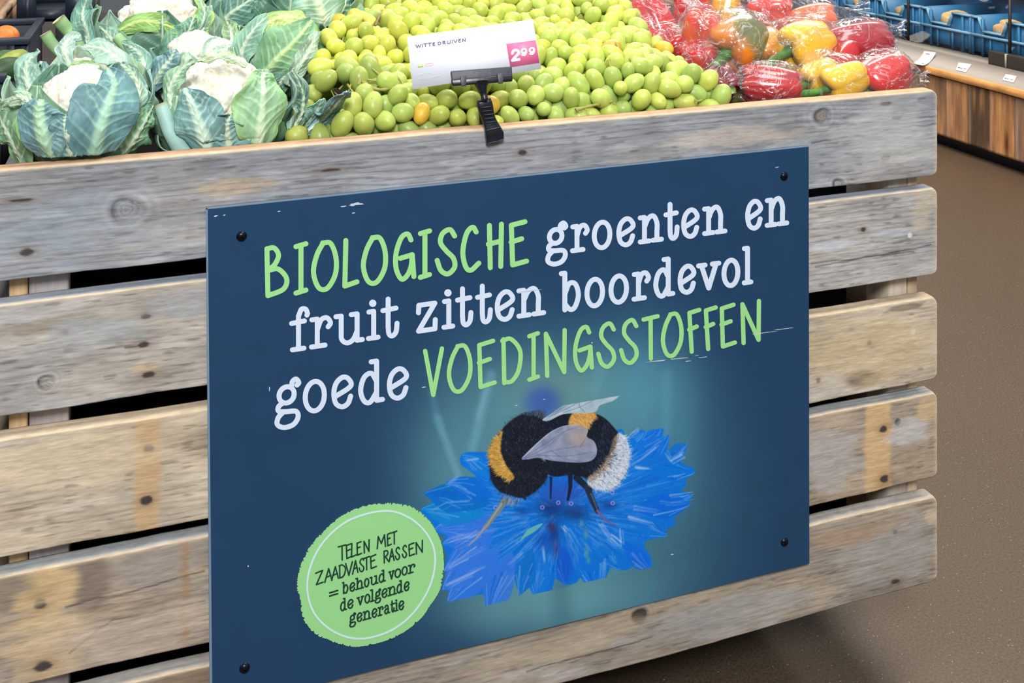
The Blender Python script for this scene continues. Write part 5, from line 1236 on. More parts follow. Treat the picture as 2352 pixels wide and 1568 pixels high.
# nothing inside the cauliflowers
CAULI = [(CB, .064), (CE, .056), (CG, .056)]
keep = np.ones(len(G), bool)
keep &= ~((np.abs(G[:, 1] - (y_b - .09)) < .028) & (G[:, 0] < on(1010, 0, y=y_b - .1)[0] + .02) & (G[:, 0] > on(800, 0, y=y_b - .1)[0] - .02))
for c0, r0 in CAULI: keep &= np.linalg.norm(G - c0, axis=1) > r0 + .008
gx, gy = project(G)
for x0, y0, r0 in ((738, 252, 34), (776, 226, 34), (690, 200, 30)): keep &= np.hypot(gx - x0, gy - y0) > r0
G, rad, lay = G[keep], rad[keep], lay[keep]
# bunches: the nearest of a few seed points
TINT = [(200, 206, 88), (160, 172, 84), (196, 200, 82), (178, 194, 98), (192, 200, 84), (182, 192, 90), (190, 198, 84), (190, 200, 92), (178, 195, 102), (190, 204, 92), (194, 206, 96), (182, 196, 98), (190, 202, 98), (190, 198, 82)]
BNAME = ['bunch of white grapes wedged against the closed green cauliflower, a bare stem lying over it', 'bunch of white grapes in the shade beside the curled blue-green leaf', 'bunch of white grapes above the left half of the price card, below the wooden divider',
         'bunch of white grapes at the plank, left of the black clip', 'bunch of white grapes at the back, above the lettering on the price card', 'bunch of white grapes directly under the price card',
         'bunch of white grapes hidden for the most part behind the price card', 'bunch of white grapes at the back, above the pink price square', 'bunch of white grapes at the plank, right of the black clip',
         'bunch of white grapes right of the pink price square', 'bunch of white grapes at the top right, against the red bagged peppers', 'bunch of white grapes with a bare brown-tipped stem lying above the plank',
         'bunch of white grapes tapering off to the right along the plank, beside the bagged peppers', 'bunch of white grapes at the back, above the right half of the price card']
SP = np.array([heap_px(*s_) for s_ in SEED])
which = ((G[:, None] - SP[None]) ** 2 * np.array([1, 1, .3])).sum(-1).argmin(1)
def quat_of(zdir): return Vector(zdir).to_track_quat('Z', 'Y')
# stems that lie in view, drawn where the photo shows them
SHOW = {0: [([(728, 162), (762, 156), (800, 164), (832, 188), (868, 206), (905, 202), (938, 200)], .0021, 0), ([(765, 164), (815, 178), (860, 185), (903, 188), (912, 176)], .0017, 0), ([(838, 196), (830, 212), (836, 222)], .001, 0)],
        2: [([(904, 0), (884, 20), (870, 40), (862, 60)], .0022, 1), ([(866, 45), (850, 66), (834, 72)], .0011, 0)], 13: [([(1080, 10), (1105, 20), (1135, 9), (1165, 20), (1182, 34)], .002, 0), ([(1100, 14), (1110, 30)], .0012, 0)],
        7: [([(1224, 20), (1228, 62), (1246, 84), (1274, 92)], .0018, 0), ([(1250, 84), (1244, 100), (1262, 110)], .0012, 0), ([(1290, 14), (1294, 30), (1302, 36)], .0014, 0)],
        10: [([(1408, 82), (1418, 112), (1424, 140), (1438, 158)], .0017, 0), ([(1416, 98), (1436, 112), (1446, 134), (1460, 150)], .0014, 0)], 11: [([(1326, 252), (1362, 242), (1390, 236), (1406, 232)], .0021, 0)],
        5: [([(1010, 196), (1030, 208), (1044, 206)], .0012, 1)], 1: [([(800, 196), (812, 214), (826, 232)], .0013, 1)], 12: [([(1596, 230), (1604, 236), (1612, 242)], .0014, 1)], 9: [([(1408, 236), (1414, 240)], .0012, 1)]}
for bi in range(len(SEED)):
    idx = np.where(which == bi)[0]
    if len(idx) == 0: continue
    if len(idx) > 100:                    # the lowest ones show nothing
        idx = idx[np.argsort(-(G[idx, 2] - heap_z(G[idx, 0], G[idx, 1])))][:100]
    c0 = G[idx].mean(0)
    root = thing('grape_bunch', BNAME[bi], 'grapes', 'bunches of white grapes in the heap', loc=tuple(c0))
    # the stalk: a spine under the berries with a short stalklet to each
    Q = G[idx]; u, s_, vt = np.linalg.svd(Q - c0, full_matrices=False); ax = vt[0]
    tq = (Q - c0) @ ax; sp0 = np.array([c0 + ax * t - np.array([0, 0, .012]) for t in np.linspace(tq.min() * .8, tq.max() * .8, 7)])
    mb = MB(); mb.tube(sp0 - c0, .0024, 7)
    for p, t in zip(Q, tq):
        a = c0 + ax * np.clip(t, tq.min() * .8, tq.max() * .8) - np.array([0, 0, .012]); mid = (a + p) / 2 + gr_.normal(0, .002, 3)
        mb.tube(np.array([a, mid, p]) - c0, .0009, 5, cap=False)
    if bi in SHOW:
        for pp, r_, br in SHOW[bi]:
            P_ = np.array([heap_px(x, y, .0135) for x, y in pp]); P_[:, 2] = np.maximum(P_[:, 2], heap_z(P_[:, 0], P_[:, 1]) + .012)
            n_ = (len(pp) - 1) * 6 + 1
            mb.tube(catmull(P_, 6) - c0, r_ * (1 + .25 * np.sin(np.arange(n_) * 1.7)), 7)
            # a dry joint at the end
            e = P_[0] - c0; mb.tube([e, e + (P_[0] - P_[1]) * .12], [r_ * 1.5, r_ * 1.2], 7)
    for q in range(4):                    # sprigs that show between the berries
        far_ = idx[G[idx, 1] > FY + .075]
        if len(far_) == 0: break
        j = far_[gr_.integers(len(far_))]; a0 = G[j] + np.array([0, 0, rad[j] * .75]); an = gr_.uniform(0, 6.28); dr = np.array([math.cos(an), math.sin(an), 0]); L_ = gr_.uniform(.018, .034)
        P_ = np.array([a0 + dr * L_ * t + np.array([-dr[1], dr[0], 0]) * .004 * math.sin(t * 4 + q) for t in (-1, -.5, 0, .5, 1)]); P_[:, 2] = np.maximum(heap_z(P_[:, 0], P_[:, 1]) + np.array([-.006, .004, .009, .005, -.006]), P_[:, 2] - np.array([.012, .004, 0, .004, .012])); P_[:, 1] = np.maximum(P_[:, 1], FY + .026)
        mb.tube(catmull(P_, 5) - c0, .0013, 6)
        for t in (1, 2, 3):
            e = P_[t] + np.array([gr_.normal(0, .006), gr_.normal(0, .006), -.008]); e[1] = max(e[1], FY + .026); mb.tube(np.array([P_[t], (P_[t] + e) / 2 + [0, 0, .003], e]) - c0, .0009, 5)
    mb.build('stem', m_stem_b if bi in (2, 5) else m_stem, root, smooth_shade=True)
    for i in idx:
        me, el = grape_meshes[gr_.integers(len(grape_meshes))]
        o = bpy.data.objects.new('grape', me)
        o.location = Vector(G[i] - c0); k_ = rad[i] / .01 / el ** .28
        o.scale = (k_, k_, k_ * gr_.uniform(.96, 1.06))
        a = G[i] - (c0 - np.array([0, 0, .03])); a = unit(unit(a) * .5 + gr_.normal(0, .55, 3))
        q = quat_of(-a); o.rotation_euler = q.to_euler()
        w_ = gr_.random(); c_ = np.array(TINT[bi], float) * (1 - .35 * w_) + np.array((150, 178, 104) if gr_.random() < .6 else (206, 208, 104), float) * .35 * w_
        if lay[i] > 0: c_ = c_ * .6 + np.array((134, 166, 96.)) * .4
        if gr_.random() < .022: c_ = np.array((212, 178, 66.))
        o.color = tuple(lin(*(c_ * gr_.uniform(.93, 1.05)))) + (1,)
        link(o, root)
print('grapes', len(G), [int((which == b_).sum()) for b_ in range(len(SEED))])
# the board that parts the cauliflowers from the grapes, and the trays the produce lies in
pz = heap_px(832, 30)
V, F, c = rough_box((on(806, 0, y=y_b - .1)[0] , y_b - .1, TOPZ - .12), (on(1010, 0, y=y_b - .1)[0], y_b - .08, float(on(830, 28, y=y_b - .1)[2]) + .06), (206, 158, 118), 77, 0)
crate_part('divider', V, F, m_wood, c)
# ------------------------------------------------------------------ bell peppers in clear film
m_pep = vcol_mat('bell_pepper_skin', rough=0.22, scale=(40, 40, 40), amt=0.06, bump=0.05, dist=0.001, coat=0.5, sss=0.0, detail=2, spec=0.5)
m_pstem = vcol_mat('pepper_stem', rough=0.5, scale=(160, 160, 160), amt=0.15, bump=0.2, detail=3)
RED, YELP, ORG, GRP = (188, 12, 18), (253, 200, 2), (240, 110, 22), (92, 98, 34)
def pepper(px, py, Z, length, radius, stem_dir, color, label, lobes=4, seed=0, color2=None, stem=True, stem_bend=(0, 0, 0), stem_len=.035, squash=1.0):
    """stem_dir: the way the stem end points, in (photo right, up, towards the viewer)"""
    C = at_depth(px, py, Z)
    root = thing('bell_pepper', label, 'pepper', 'peppers in the clear film', loc=tuple(C))
    ax = unit(RGT * stem_dir[0] + vup * stem_dir[1] + tov * stem_dir[2])
    a = unit(np.cross(ax, FWD if abs(ax @ FWD) < .9 else vup)); b = np.cross(ax, a)
    nv, nu = 44, 64
    t = np.linspace(0, 1, nv); th = np.arange(nu) * 2 * math.pi / nu
    # the profile from the stem's hollow over the shoulders to the puckered base
    kp = np.array([(.02, .34), (.18, .40), (.42, .48), (.70, .49), (.90, .42), (1.0, .27), (.99, .08), (.93, -.12), (.84, -.30), (.70, -.44), (.48, -.50), (.28, -.48), (.14, -.44), (.02, -.42)])
    cp = catmull(kp, 8); ti = np.linspace(0, 1, len(cp)); r = np.interp(t, ti, cp[:, 0]); h = np.interp(t, ti, cp[:, 1])
    rg = np.random.default_rng(seed); ph = rg.uniform(0, 6); nz = Noise(seed + 40)
    T_, H_ = np.meshgrid(th, t); R_ = np.interp(H_, t, r); Hh = np.interp(H_, t, h)
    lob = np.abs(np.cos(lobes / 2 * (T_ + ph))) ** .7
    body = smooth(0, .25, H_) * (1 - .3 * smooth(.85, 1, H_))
    R2 = R_ * (1 - .085 * (1 - lob) * body) * (1 + .10 * (nz.fbm(np.cos(T_) * 1.3 + 3, np.sin(T_) * 1.3 + H_ * 2, 2) - .5) * 2)
    Hh = Hh + .07 * (lob - .5) * np.where(Hh > .2, 1, -1) * smooth(.25, .45, np.abs(Hh))
    P = ax * (Hh * length)[..., None] + (a * np.cos(T_)[..., None] + b * (np.sin(T_) * squash)[..., None]) * (R2 * radius)[..., None]
    c = np.ones(P.shape) * np.asarray(color, float)
    if color2 is not None:
        w = smooth(-.25, .35, (P @ RGT + .35 * (P @ vup)) / radius + 1.4 * (nz.fbm(np.cos(T_) * 1.1 + 2, np.sin(T_) * 1.1 + H_ * 1.6, 2) - .5))[..., None]; c = c * (1 - w) + np.asarray(color2, float) * w
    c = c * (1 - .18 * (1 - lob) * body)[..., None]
    V = P.reshape(-1, 3); F = [list(f) for f in flip(grid_faces(nv, nu, close_v=True))] + [list(range(nu)), [(nv - 1) * nu + i for i in range(nu)][::-1]]
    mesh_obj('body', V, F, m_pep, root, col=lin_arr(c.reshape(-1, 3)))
    if stem:
        mb = MB(); base = ax * length * .33
        bend = RGT * stem_bend[0] + vup * stem_bend[1] + tov * stem_bend[2]
        sp0 = catmull(np.array([base, base + ax * length * .12, base + ax * (length * .16 + stem_len * .5) + bend * .3, base + ax * (length * .16 + stem_len) + bend]), 6)
        n_ = len(sp0); V, F = tube_geo(sp0, np.interp(np.linspace(0, 1, n_), [0, .25, .45, .9, 1], np.array([.42, .28, .17, .20, .22]) * radius), 12)
        cc = np.tile((74, 128, 52), (len(V), 1)).astype(float) * (.85 + .3 * nz.fbm(V[:, 0] * 90, V[:, 2] * 90, 2))[:, None]; cc[-12:] = (150, 178, 106)
        mesh_obj('stem', V, F, m_pstem, root, col=lin_arr(cc))
    return C, max(radius, length / 2)
PEPS = [
 (1772, 196, 1.515, .078, .030, (-.95, .0, -.2), RED, 'red pepper lying on its side at the plank, under glaring film', 4, 1, None, False, (0, 0, 0)),
 (1940, 186, 1.53, .064, .0285, (-.85, -.3, .25), YELP, 'small yellow pepper at the plank between the two front red ones', 3, 2, None, True, (-.012, .006, 0)),
 (1880, 176, 1.57, .060, .027, (-.5, -.2, .3), (246, 190, 30), 'yellow pepper mostly hidden behind the small yellow one at the plank', 4, 3, None, True, (-.012, .012, .01)),
 (2030, 180, 1.555, .074, .0365, (-.8, -.4, .35), (214, 26, 20), 'round red pepper at the right end of the plank, its green stem pointing right', 4, 4, None, True, (.040, .002, .012)),
 (1852, 104, 1.62, .078, .0385, (-.85, -.2, .4), YELP, 'big bright yellow pepper in the middle of the bagged peppers', 4, 5, None, True, (-.014, -.018, .01)),
 (1972, 98, 1.64, .094, .0325, (.95, .05, -.2), (176, 14, 34), 'long red pepper lying at the far right, under the twisted end of the film', 4, 6, None, False, (0, 0, 0)),
 (1938, 142, 1.60, .07, .028, (.3, .2, -.6), (180, 16, 20), 'dark red pepper tucked under the long red one', 4, 7, None, False, (0, 0, 0)),
 (1694, 98, 1.585, .086, .0445, (-.62, -.35, .7), (226, 128, 26), 'half green, half orange pepper with a thick bent green stem', 4, 8, (112, 116, 38), True, (-.008, -.016, .004)),
 (1768, 118, 1.655, .07, .032, (-.3, -.4, .6), (242, 150, 26), 'amber pepper between the half green one and the big yellow one', 4, 9, None, True, (-.012, -.012, 0)),
 (1608, 92, 1.60, .084, .030, (.1, .95, .1), (226, 60, 14), 'orange-red pepper standing upright left of the half green one', 4, 10, None, False, (0, 0, 0)),
 (1500, 58, 1.68, .088, .037, (.3, -.8, .2), (208, 14, 18), 'glossy red pepper with a long streak of light, beside the grapes', 4, 11, None, False, (0, 0, 0)),
 (1424, 34, 1.74, .075, .029, (.2, -.9, .1), (200, 12, 16), 'red pepper at the top left of the peppers, half covered by grapes', 4, 12, None, False, (0, 0, 0)),
 (1590, 18, 1.76, .07, .034, (0, -.9, .3), (206, 20, 18), 'red pepper at the back behind crumpled film, left of the small yellow piece', 4, 13, None, False, (0, 0, 0)),
 (1664, 24, 1.77, .06, .027, (-.2, -.9, .1), (250, 186, 20), 'yellow pepper at the back, its shoulder just showing', 4, 14, None, False, (0, 0, 0)),
 (1545, 132, 1.615, .08, .033, (-.3, .8, .3), (176, 12, 16), 'deep red pepper in the shade below the glossy red one', 4, 15, None, False, (0, 0, 0)),
 (1602, 160, 1.57, .07, .030, (0, .9, .2), (188, 16, 20), 'dark red pepper in the shade under the orange-red one', 4, 16, None, False, (0, 0, 0)),
 (1650, 206, 1.535, .062, .027, (.2, .8, .4), (120, 14, 24), 'dark wine-red pepper low at the plank, beside the last grapes', 4, 17, None, False, (0, 0, 0)),
 (1708, 212, 1.55, .06, .026, (-.5, .3, .6), (88, 96, 46), 'dark green pepper low at the plank, behind grey film', 4, 18, None, True, (.012, -.01, 0)),
 (1768, 30, 1.79, .07, .034, (.9, .1, .1), (224, 70, 60), 'pale red pepper far back under cloudy film', 4, 19, None, False, (0, 0, 0)),
 (1868, 52, 1.76, .07, .031, (.9, .1, .1), (236, 120, 70), 'orange pepper far back under cloudy film, above the big yellow one', 4, 20, None, False, (0, 0, 0)),
 (1475, 112, 1.64, .06, .026, (0, .9, .2), (196, 18, 22), 'red pepper edge showing between the grapes and the crumpled film', 4, 21, None, False, (0, 0, 0)),
]
PC = []
for (px, py, Z, L, R, sd, col, lab, lob, seed, col2, st, bend) in PEPS:
    C, rr = pepper(px, py, Z, L, R, sd, col, lab, lob, seed, col2, st, bend); PC.append((C, L, R, unit(RGT * sd[0] + vup * sd[1] + tov * sd[2])))
# ---- the film
def film_mat():
    m = bpy.data.materials.new('clear_film'); m.use_nodes = True; nt = m.node_tree; nt.nodes.clear()
    out_ = nt.nodes.new('ShaderNodeOutputMaterial'); tr = nt.nodes.new('ShaderNodeBsdfTransparent'); gl = nt.nodes.new('ShaderNodeBsdfGlossy'); df = nt.nodes.new('ShaderNodeBsdfDiffuse')
    tr.inputs['Color'].default_value = (.965, .96, .965, 1); gl.inputs['Roughness'].default_value = .10; gl.inputs['Color'].default_value = (1, 1, 1, 1); df.inputs['Color'].default_value = (.86, .80, .84, 1)
    tc = nt.nodes.new('ShaderNodeTexCoord'); mp = nt.nodes.new('ShaderNodeMapping'); mp.inputs['Scale'].default_value = (17, 17, 22)
    oi = nt.nodes.new('ShaderNodeObjectInfo'); ad = nt.nodes.new('ShaderNodeVectorMath'); nt.links.new(tc.outputs['Object'], ad.inputs[0]); nt.links.new(oi.outputs['Random'], ad.inputs[1]); nt.links.new(ad.outputs[0], mp.inputs['Vector'])
    n = nt.nodes.new('ShaderNodeTexNoise'); n.inputs['Scale'].default_value = 1; n.inputs['Detail'].default_value = 3.5; n.inputs['Roughness'].default_value = .55; n.inputs['Distortion'].default_value = 1.4
    nt.links.new(mp.outputs['Vector'], n.inputs['Vector'])
    # folds: thin ridges where the noise crosses its middle
    sb = nt.nodes.new('ShaderNodeMath'); sb.operation = 'SUBTRACT'; sb.inputs[1].default_value = .5; nt.links.new(n.outputs['Fac'], sb.inputs[0])
    ab = nt.nodes.new('ShaderNodeMath'); ab.operation = 'ABSOLUTE'; nt.links.new(sb.outputs[0], ab.inputs[0])
    rd = nt.nodes.new('ShaderNodeMapRange'); rd.inputs['From Min'].default_value = 0; rd.inputs['From Max'].default_value = .02; rd.inputs['To Min'].default_value = 1; rd.inputs['To Max'].default_value = 0
    nt.links.new(ab.outputs[0], rd.inputs['Value'])
    bp = nt.nodes.new('ShaderNodeBump'); bp.inputs['Strength'].default_value = .9; bp.inputs['Distance'].default_value = .014
    nt.links.new(n.outputs['Fac'], bp.inputs['Height'])
    for s_ in (gl, df): nt.links.new(bp.outputs['Normal'], s_.inputs['Normal'])
    lw = nt.nodes.new('ShaderNodeLayerWeight'); lw.inputs['Blend'].default_value = .5; nt.links.new(bp.outputs['Normal'], lw.inputs['Normal'])
    f1 = nt.nodes.new('ShaderNodeMapRange'); f1.inputs['To Min'].default_value = .03; f1.inputs['To Max'].default_value = .45; pw = nt.nodes.new('ShaderNodeMath'); pw.operation = 'POWER'; pw.inputs[1].default_value = 2.5; nt.links.new(lw.outputs['Facing'], pw.inputs[0]); nt.links.new(pw.outputs[0], f1.inputs['Value'])
    m1 = nt.nodes.new('ShaderNodeMixShader'); nt.links.new(f1.outputs['Result'], m1.inputs['Fac']); nt.links.new(tr.outputs[0], m1.inputs[1]); nt.links.new(gl.outputs[0], m1.inputs[2])
    f2 = nt.nodes.new('ShaderNodeMapRange'); f2.inputs['To Min'].default_value = .038; f2.inputs['To Max'].default_value = .30; nt.links.new(rd.outputs['Result'], f2.inputs['Value'])
    m2 = nt.nodes.new('ShaderNodeMixShader'); nt.links.new(f2.outputs['Result'], m2.inputs['Fac']); nt.links.new(m1.outputs[0], m2.inputs[1]); nt.links.new(df.outputs[0], m2.inputs[2])
    nt.links.new(m2.outputs[0], out_.inputs['Surface'])
    return m
m_film = film_mat()
def film_bag(idx, end0, end1, label, seed, pad=.002, tail0=.02, tail1=.02, fin=.02):
    """a sleeve of film shrunk round the peppers idx, gathered at both ends; end0/end1: (px, py, Z) of its tips"""
    A, B = at_depth(*end0), at_depth(*end1)
    root = thing('film_bag', label, 'plastic bag', 'clear film bags round the peppers', loc=tuple((A + B) / 2)); C0 = (A + B) / 2
    ax = unit(B - A); L = np.linalg.norm(B - A)
    e1 = unit(np.cross(ax, [0, 0, 1.0]) if abs(ax[2]) < .8 else np.cross(ax, FWD)); e2 = np.cross(e1, ax)
    if e2[2] < 0 and abs(ax[2]) < .8: e1, e2 = -e1, -e2
    # points on the peppers, as a cloud the sleeve must contain
    D, _ = icosphere(4); cloud = []
    for i in idx:
        C, l, r, a = PC[i]; u = unit(np.cross(a, [.1, .2, 1])); v = np.cross(a, u)
        cloud.append(C + (D[:, :1] * u + D[:, 1:2] * v) * r * 1.07 + D[:, 2:] * a * l * .56)
    cloud = np.concatenate(cloud); rel = cloud - A; ca = rel @ ax; c1 = rel @ e1; c2 = rel @ e2
    nt_, nk = 110, 84
    t = np.linspace(0, L, nt_); th = np.arange(nk) * 2 * math.pi / nk
    # per station: the hull's reach in each direction, smoothed along the sleeve
    mid1 = np.zeros(nt_); mid2 = np.zeros(nt_); sup = np.zeros((nt_, nk)); got = np.zeros(nt_, bool)
    for j, tj in enumerate(t):
        m = np.abs(ca - tj) < .009
        if m.sum() > 8:
            got[j] = True; mid1[j] = (c1[m].min() + c1[m].max()) / 2; mid2[j] = (c2[m].min() + c2[m].max()) / 2
            sup[j] = ((c1[m] - mid1[j])[:, None] * np.cos(th) + (c2[m] - mid2[j])[:, None] * np.sin(th)).max(0) + pad
    g = np.where(got)[0]
    for arr in (mid1, mid2): arr[:] = np.interp(np.arange(nt_), np.concatenate([[0], g, [nt_ - 1]]), np.concatenate([[0], arr[g], [0]]))
    S2 = np.stack([np.interp(np.arange(nt_), np.concatenate([[0], g, [nt_ - 1]]), np.concatenate([[.006], sup[g, k], [.006]])) for k in range(nk)], 1)
    ker = np.hanning(25); ker /= ker.sum()
    pad_ = lambda q: np.concatenate([np.repeat(q[:1], 12, 0), q, np.repeat(q[-1:], 12, 0)])
    S3 = np.stack([np.convolve(pad_(S2[:, k]), ker, 'valid') for k in range(nk)], 1); S3 = np.maximum(S3, S2 + .0008)
    mid1 = np.convolve(pad_(mid1), ker, 'valid'); mid2 = np.convolve(pad_(mid2), ker, 'valid')
    nz = Noise(seed); Tn, Kn = np.meshgrid(t, th, indexing='ij')
    cr_ = nz.fbm(Tn * 34, np.cos(Kn) * 2.2 + np.sin(Kn) * 1.4 + 6, 4) - .5
    pl = np.abs(((Kn * 9 / math.pi + 3 * nz(Tn * 20, Kn * 0 + 2)) % 1) - .5) * 2 - .5            # pleats towards the gathered ends
    endw = np.exp(-np.minimum(Tn, L - Tn) / .03)
    S4 = S3 * (1 + .16 * pl * endw) + np.maximum(cr_, -.3) * .007 + .001
    flat = 1 - .0 * endw
    V = A + ax * Tn[..., None] + e1 * ((mid1[:, None] + S4 * np.cos(Kn)) * flat)[..., None] + e2 * ((mid2[:, None] + S4 * np.sin(Kn)) * flat)[..., None]
    V = V.reshape(-1, 3)
    V[:, 1] = np.maximum(V[:, 1], np.where(V[:, 2] < TOPZ + .002, FY + .0235, FY - .02))
    mesh_obj('sleeve', V - C0, grid_faces(nt_, nk, close_v=True), m_film, root)
    # the gathered tips spread into crimped fins
    for P0, dr, tl in ((A, -ax, tail0), (B, ax, tail1)):
        if tl <= 0: continue
        n1, n2 = 14, 30; V = []
        for i in range(n1):
            q = i / (n1 - 1); w = .007 + fin * q ** .8
            for j in range(n2):
                s_ = j / (n2 - 1) * 2 - 1
                V.append(P0 + dr * tl * (q + .12 * q * math.cos(s_ * 7)) + e2 * w * s_ + e1 * (.003 + .004 * q) * math.sin(s_ * 15 + seed) + e1 * .004 * q * s_)
        mesh_obj('crimped_end', np.array(V) - C0, grid_faces(n1, n2), m_film, root)
    return root
film_bag([0, 1, 2, 3], (1690, 206, 1.515), (2112, 186, 1.555), 'clear film bag along the plank holding red, yellow and red peppers', 801, tail0=.015, tail1=.012, fin=.011)
film_bag([7, 8, 4, 5], (1592, 128, 1.585), (2062, 68, 1.65), 'clear film bag across the middle, twisted off at its right tip above the cooler', 802, pad=.003, tail0=.02, tail1=.012, fin=.010)
film_bag([9, 15, 16, 17], (1655, 232, 1.52), (1596, 10, 1.64), 'crumpled film bag standing between the grapes and the half green pepper', 803, pad=.003, tail0=.0, tail1=.03, fin=.03)
film_bag([10, 14, 20], (1500, 160, 1.62), (1490, -20, 1.72), 'film bag round the glossy red pepper beside the grapes', 804, pad=.003, tail0=.02, tail1=.02, fin=.02)
film_bag([12, 13, 18, 19], (1540, 12, 1.76), (1960, 24, 1.80), 'cloudy film bag at the back above the big yellow pepper', 805, pad=.007, tail0=.02, tail1=.03, fin=.02)
film_bag([11], (1425, 96, 1.72), (1440, -25, 1.76), 'film bag at the top left of the peppers, half behind the grapes', 806, pad=.003, tail0=.0, tail1=.02, fin=.02)
# ------------------------------------------------------------------ the low display cooler across the aisle
m_plinth = plain('black_plinth', rgba(20, 22, 26), .5, noise=.2)
m_blue_edge = plain('pale_blue_edge', rgba(126, 172, 204), .5, noise=.08, scale=20)  # paler blue for the crate rims
m_tray = plain('grey_metal_sill', rgba(150, 144, 140), .6, 0, noise=.06, scale=30)
m_grille = plain('grey_perforated_metal', rgba(118, 116, 112), .6, 0, noise=.2, scale=300)
m_cap = vcol_mat('golden_wood_cap', rough=.55, scale=(60, 6, 60), amt=.25, bump=.3, detail=4)
m_front = vcol_mat('mixed_wood_front', rough=.6, scale=(90, 90, 7), amt=.32, bump=.3, detail=5, spec=.3)
m_blue = plain('blue_plastic', rgba(44, 118, 170), .45, noise=.08, scale=20)
m_dark = plain('dark_grey_fitting', rgba(44, 40, 38), .5, noise=.15)
m_label = plain('paper_label', rgba(232, 226, 226), .55, noise=.03)
m_loaf = vcol_mat('golden_food_pack', rough=.5, scale=(90, 90, 90), amt=.25, bump=.4, detail=4)
Y0, Y1 = float(on(2480, 430, x=FRX)[1]), float(on(2010, 330, x=FRX)[1])
Y1 = 6.4
zpl = float(on(2352, 375, x=FRX)[2]); zfr = float(on(2352, 226, x=FRX)[2]); zcap = float(on(2352, 212, x=FRX - .012)[2])
cooler = thing('display_cooler', 'low open display cooler with a front of mixed brown boards, across the aisle', 'cooler', loc=(FRX + .4, 4.5, 0))
io = Vector((-FRX - .4, -4.5, 0))
def cpart(mb, name, mat, bevel=0):
    o = mb.build(name, mat, cooler, bevel=bevel); o.location = io; return o
mb = MB(); mb.box((FRX + .045, Y0, 0), (FRX + .9, Y1, zpl + .01)); cpart(mb, 'plinth', m_plinth)
# front boards, each its own timber; widths follow the photo where it shows them
xs_px = [2480, 2329, 2271, 2222, 2172, 2120, 2075, 2030]
ys_ = [float(on(x, 300, x=FRX)[1]) for x in xs_px]
while ys_[-1] < Y1: ys_.append(ys_[-1] + .17)
tones = [(150, 118, 96), (172, 124, 84), (98, 76, 58), (160, 118, 84), (146, 112, 84), (166, 126, 88), (120, 92, 68), (150, 112, 78)]
for i in range(len(ys_) - 1):
    a, b_ = ys_[i], ys_[i + 1]; ny, nz_ = 26, 26
    yy, zz = np.meshgrid(np.linspace(a, b_ - .002, ny), np.linspace(zpl, zfr, nz_), indexing='ij')
    V = np.stack([np.full(yy.size, FRX + .0006 * (i % 3)), yy.ravel(), zz.ravel()], 1)
    nn = Noise(900 + i); c = np.tile(np.asarray(tones[i % 8], float), (len(V), 1)) * (.7 + .6 * nn.fbm(V[:, 1] * 34, V[:, 2] * 7, 4))[:, None]
    c = mixc(c, (206, 152, 98), smooth(.55, .75, nn.fbm(V[:, 1] * 22 + 9, V[:, 2] * 4, 3)) * .6)
    if i == 1:
        ky, kz = on(2312, 330, x=FRX)[1:]; d = np.sqrt(((V[:, 1] - ky) / .012) ** 2 + ((V[:, 2] - kz) / .05) ** 2); c = mixc(c, (74, 38, 14), np.exp(-d ** 2) * .9)
    c = mixc(c, (176, 160, 146), np.exp(-((V[:, 1] - b_ + .012) / .006) ** 2) * .5)
    n0 = len(V); V2 = V.copy(); V2[:, 0] += .018
    F = [list(f) for f in flip(grid_faces(ny, nz_))]
    rim = [u * nz_ for u in range(ny)] + [(ny - 1) * nz_ + v for v in range(1, nz_)] + [u * nz_ + nz_ - 1 for u in range(ny - 2, -1, -1)] + list(range(nz_ - 2, 0, -1))
    F += [[rim[k], rim[(k + 1) % len(rim)], n0 + rim[(k + 1) % len(rim)], n0 + rim[k]] for k in range(len(rim))]
    o = mesh_obj('front_board', np.concatenate([V, V2]), F, m_front, cooler, col=lin_arr(np.concatenate([c, c])), smooth_shade=False); o.location = io
V, F, c = rough_box((FRX - .014, Y0, zfr + .002), (FRX + .03, Y1, zcap + .004), (206, 150, 92), 950, 1, n=200)
o = mesh_obj('wood_cap', V, F, m_cap, cooler, col=c, smooth_shade=False); o.location = io
# the sloping sill that carries the price labels, and the perforated strip behind it
zs0 = zcap + .006; xs1 = FRX + .13
zs1 = float(on(2271, 146, x=xs1)[2])
def sill(px, py, lift=0.0):
    n = unit(np.array([-(zs1 - zs0), 0, xs1 - FRX - .004])); return on_plane(px, py, np.array([FRX + .004, 0, zs0]) + n * lift, n)
mb = MB(); mb.prism([[FRX + .004, Y0, zs0], [xs1, Y0, zs1], [xs1, Y0, zs0 - .03], [FRX + .004, Y0, zs0 - .03]], (0, Y1 - Y0, 0)); cpart(mb, 'sill', m_tray)
xs2 = xs1 + .045
zs2 = float(on(2271, 135, x=xs2)[2])
mb = MB(); mb.prism([[xs1, Y0, zs1 + .002], [xs2, Y0, zs2], [xs2, Y0, zs0 - .03], [xs1, Y0, zs0 - .03]], (0, Y1 - Y0, 0)); cpart(mb, 'air_grille', m_grille)
mb = MB(); mb.box((xs2, Y0, zs0 - .06), (xs2 + .7, Y1, zs2 - .004)); cpart(mb, 'deck', m_dark)
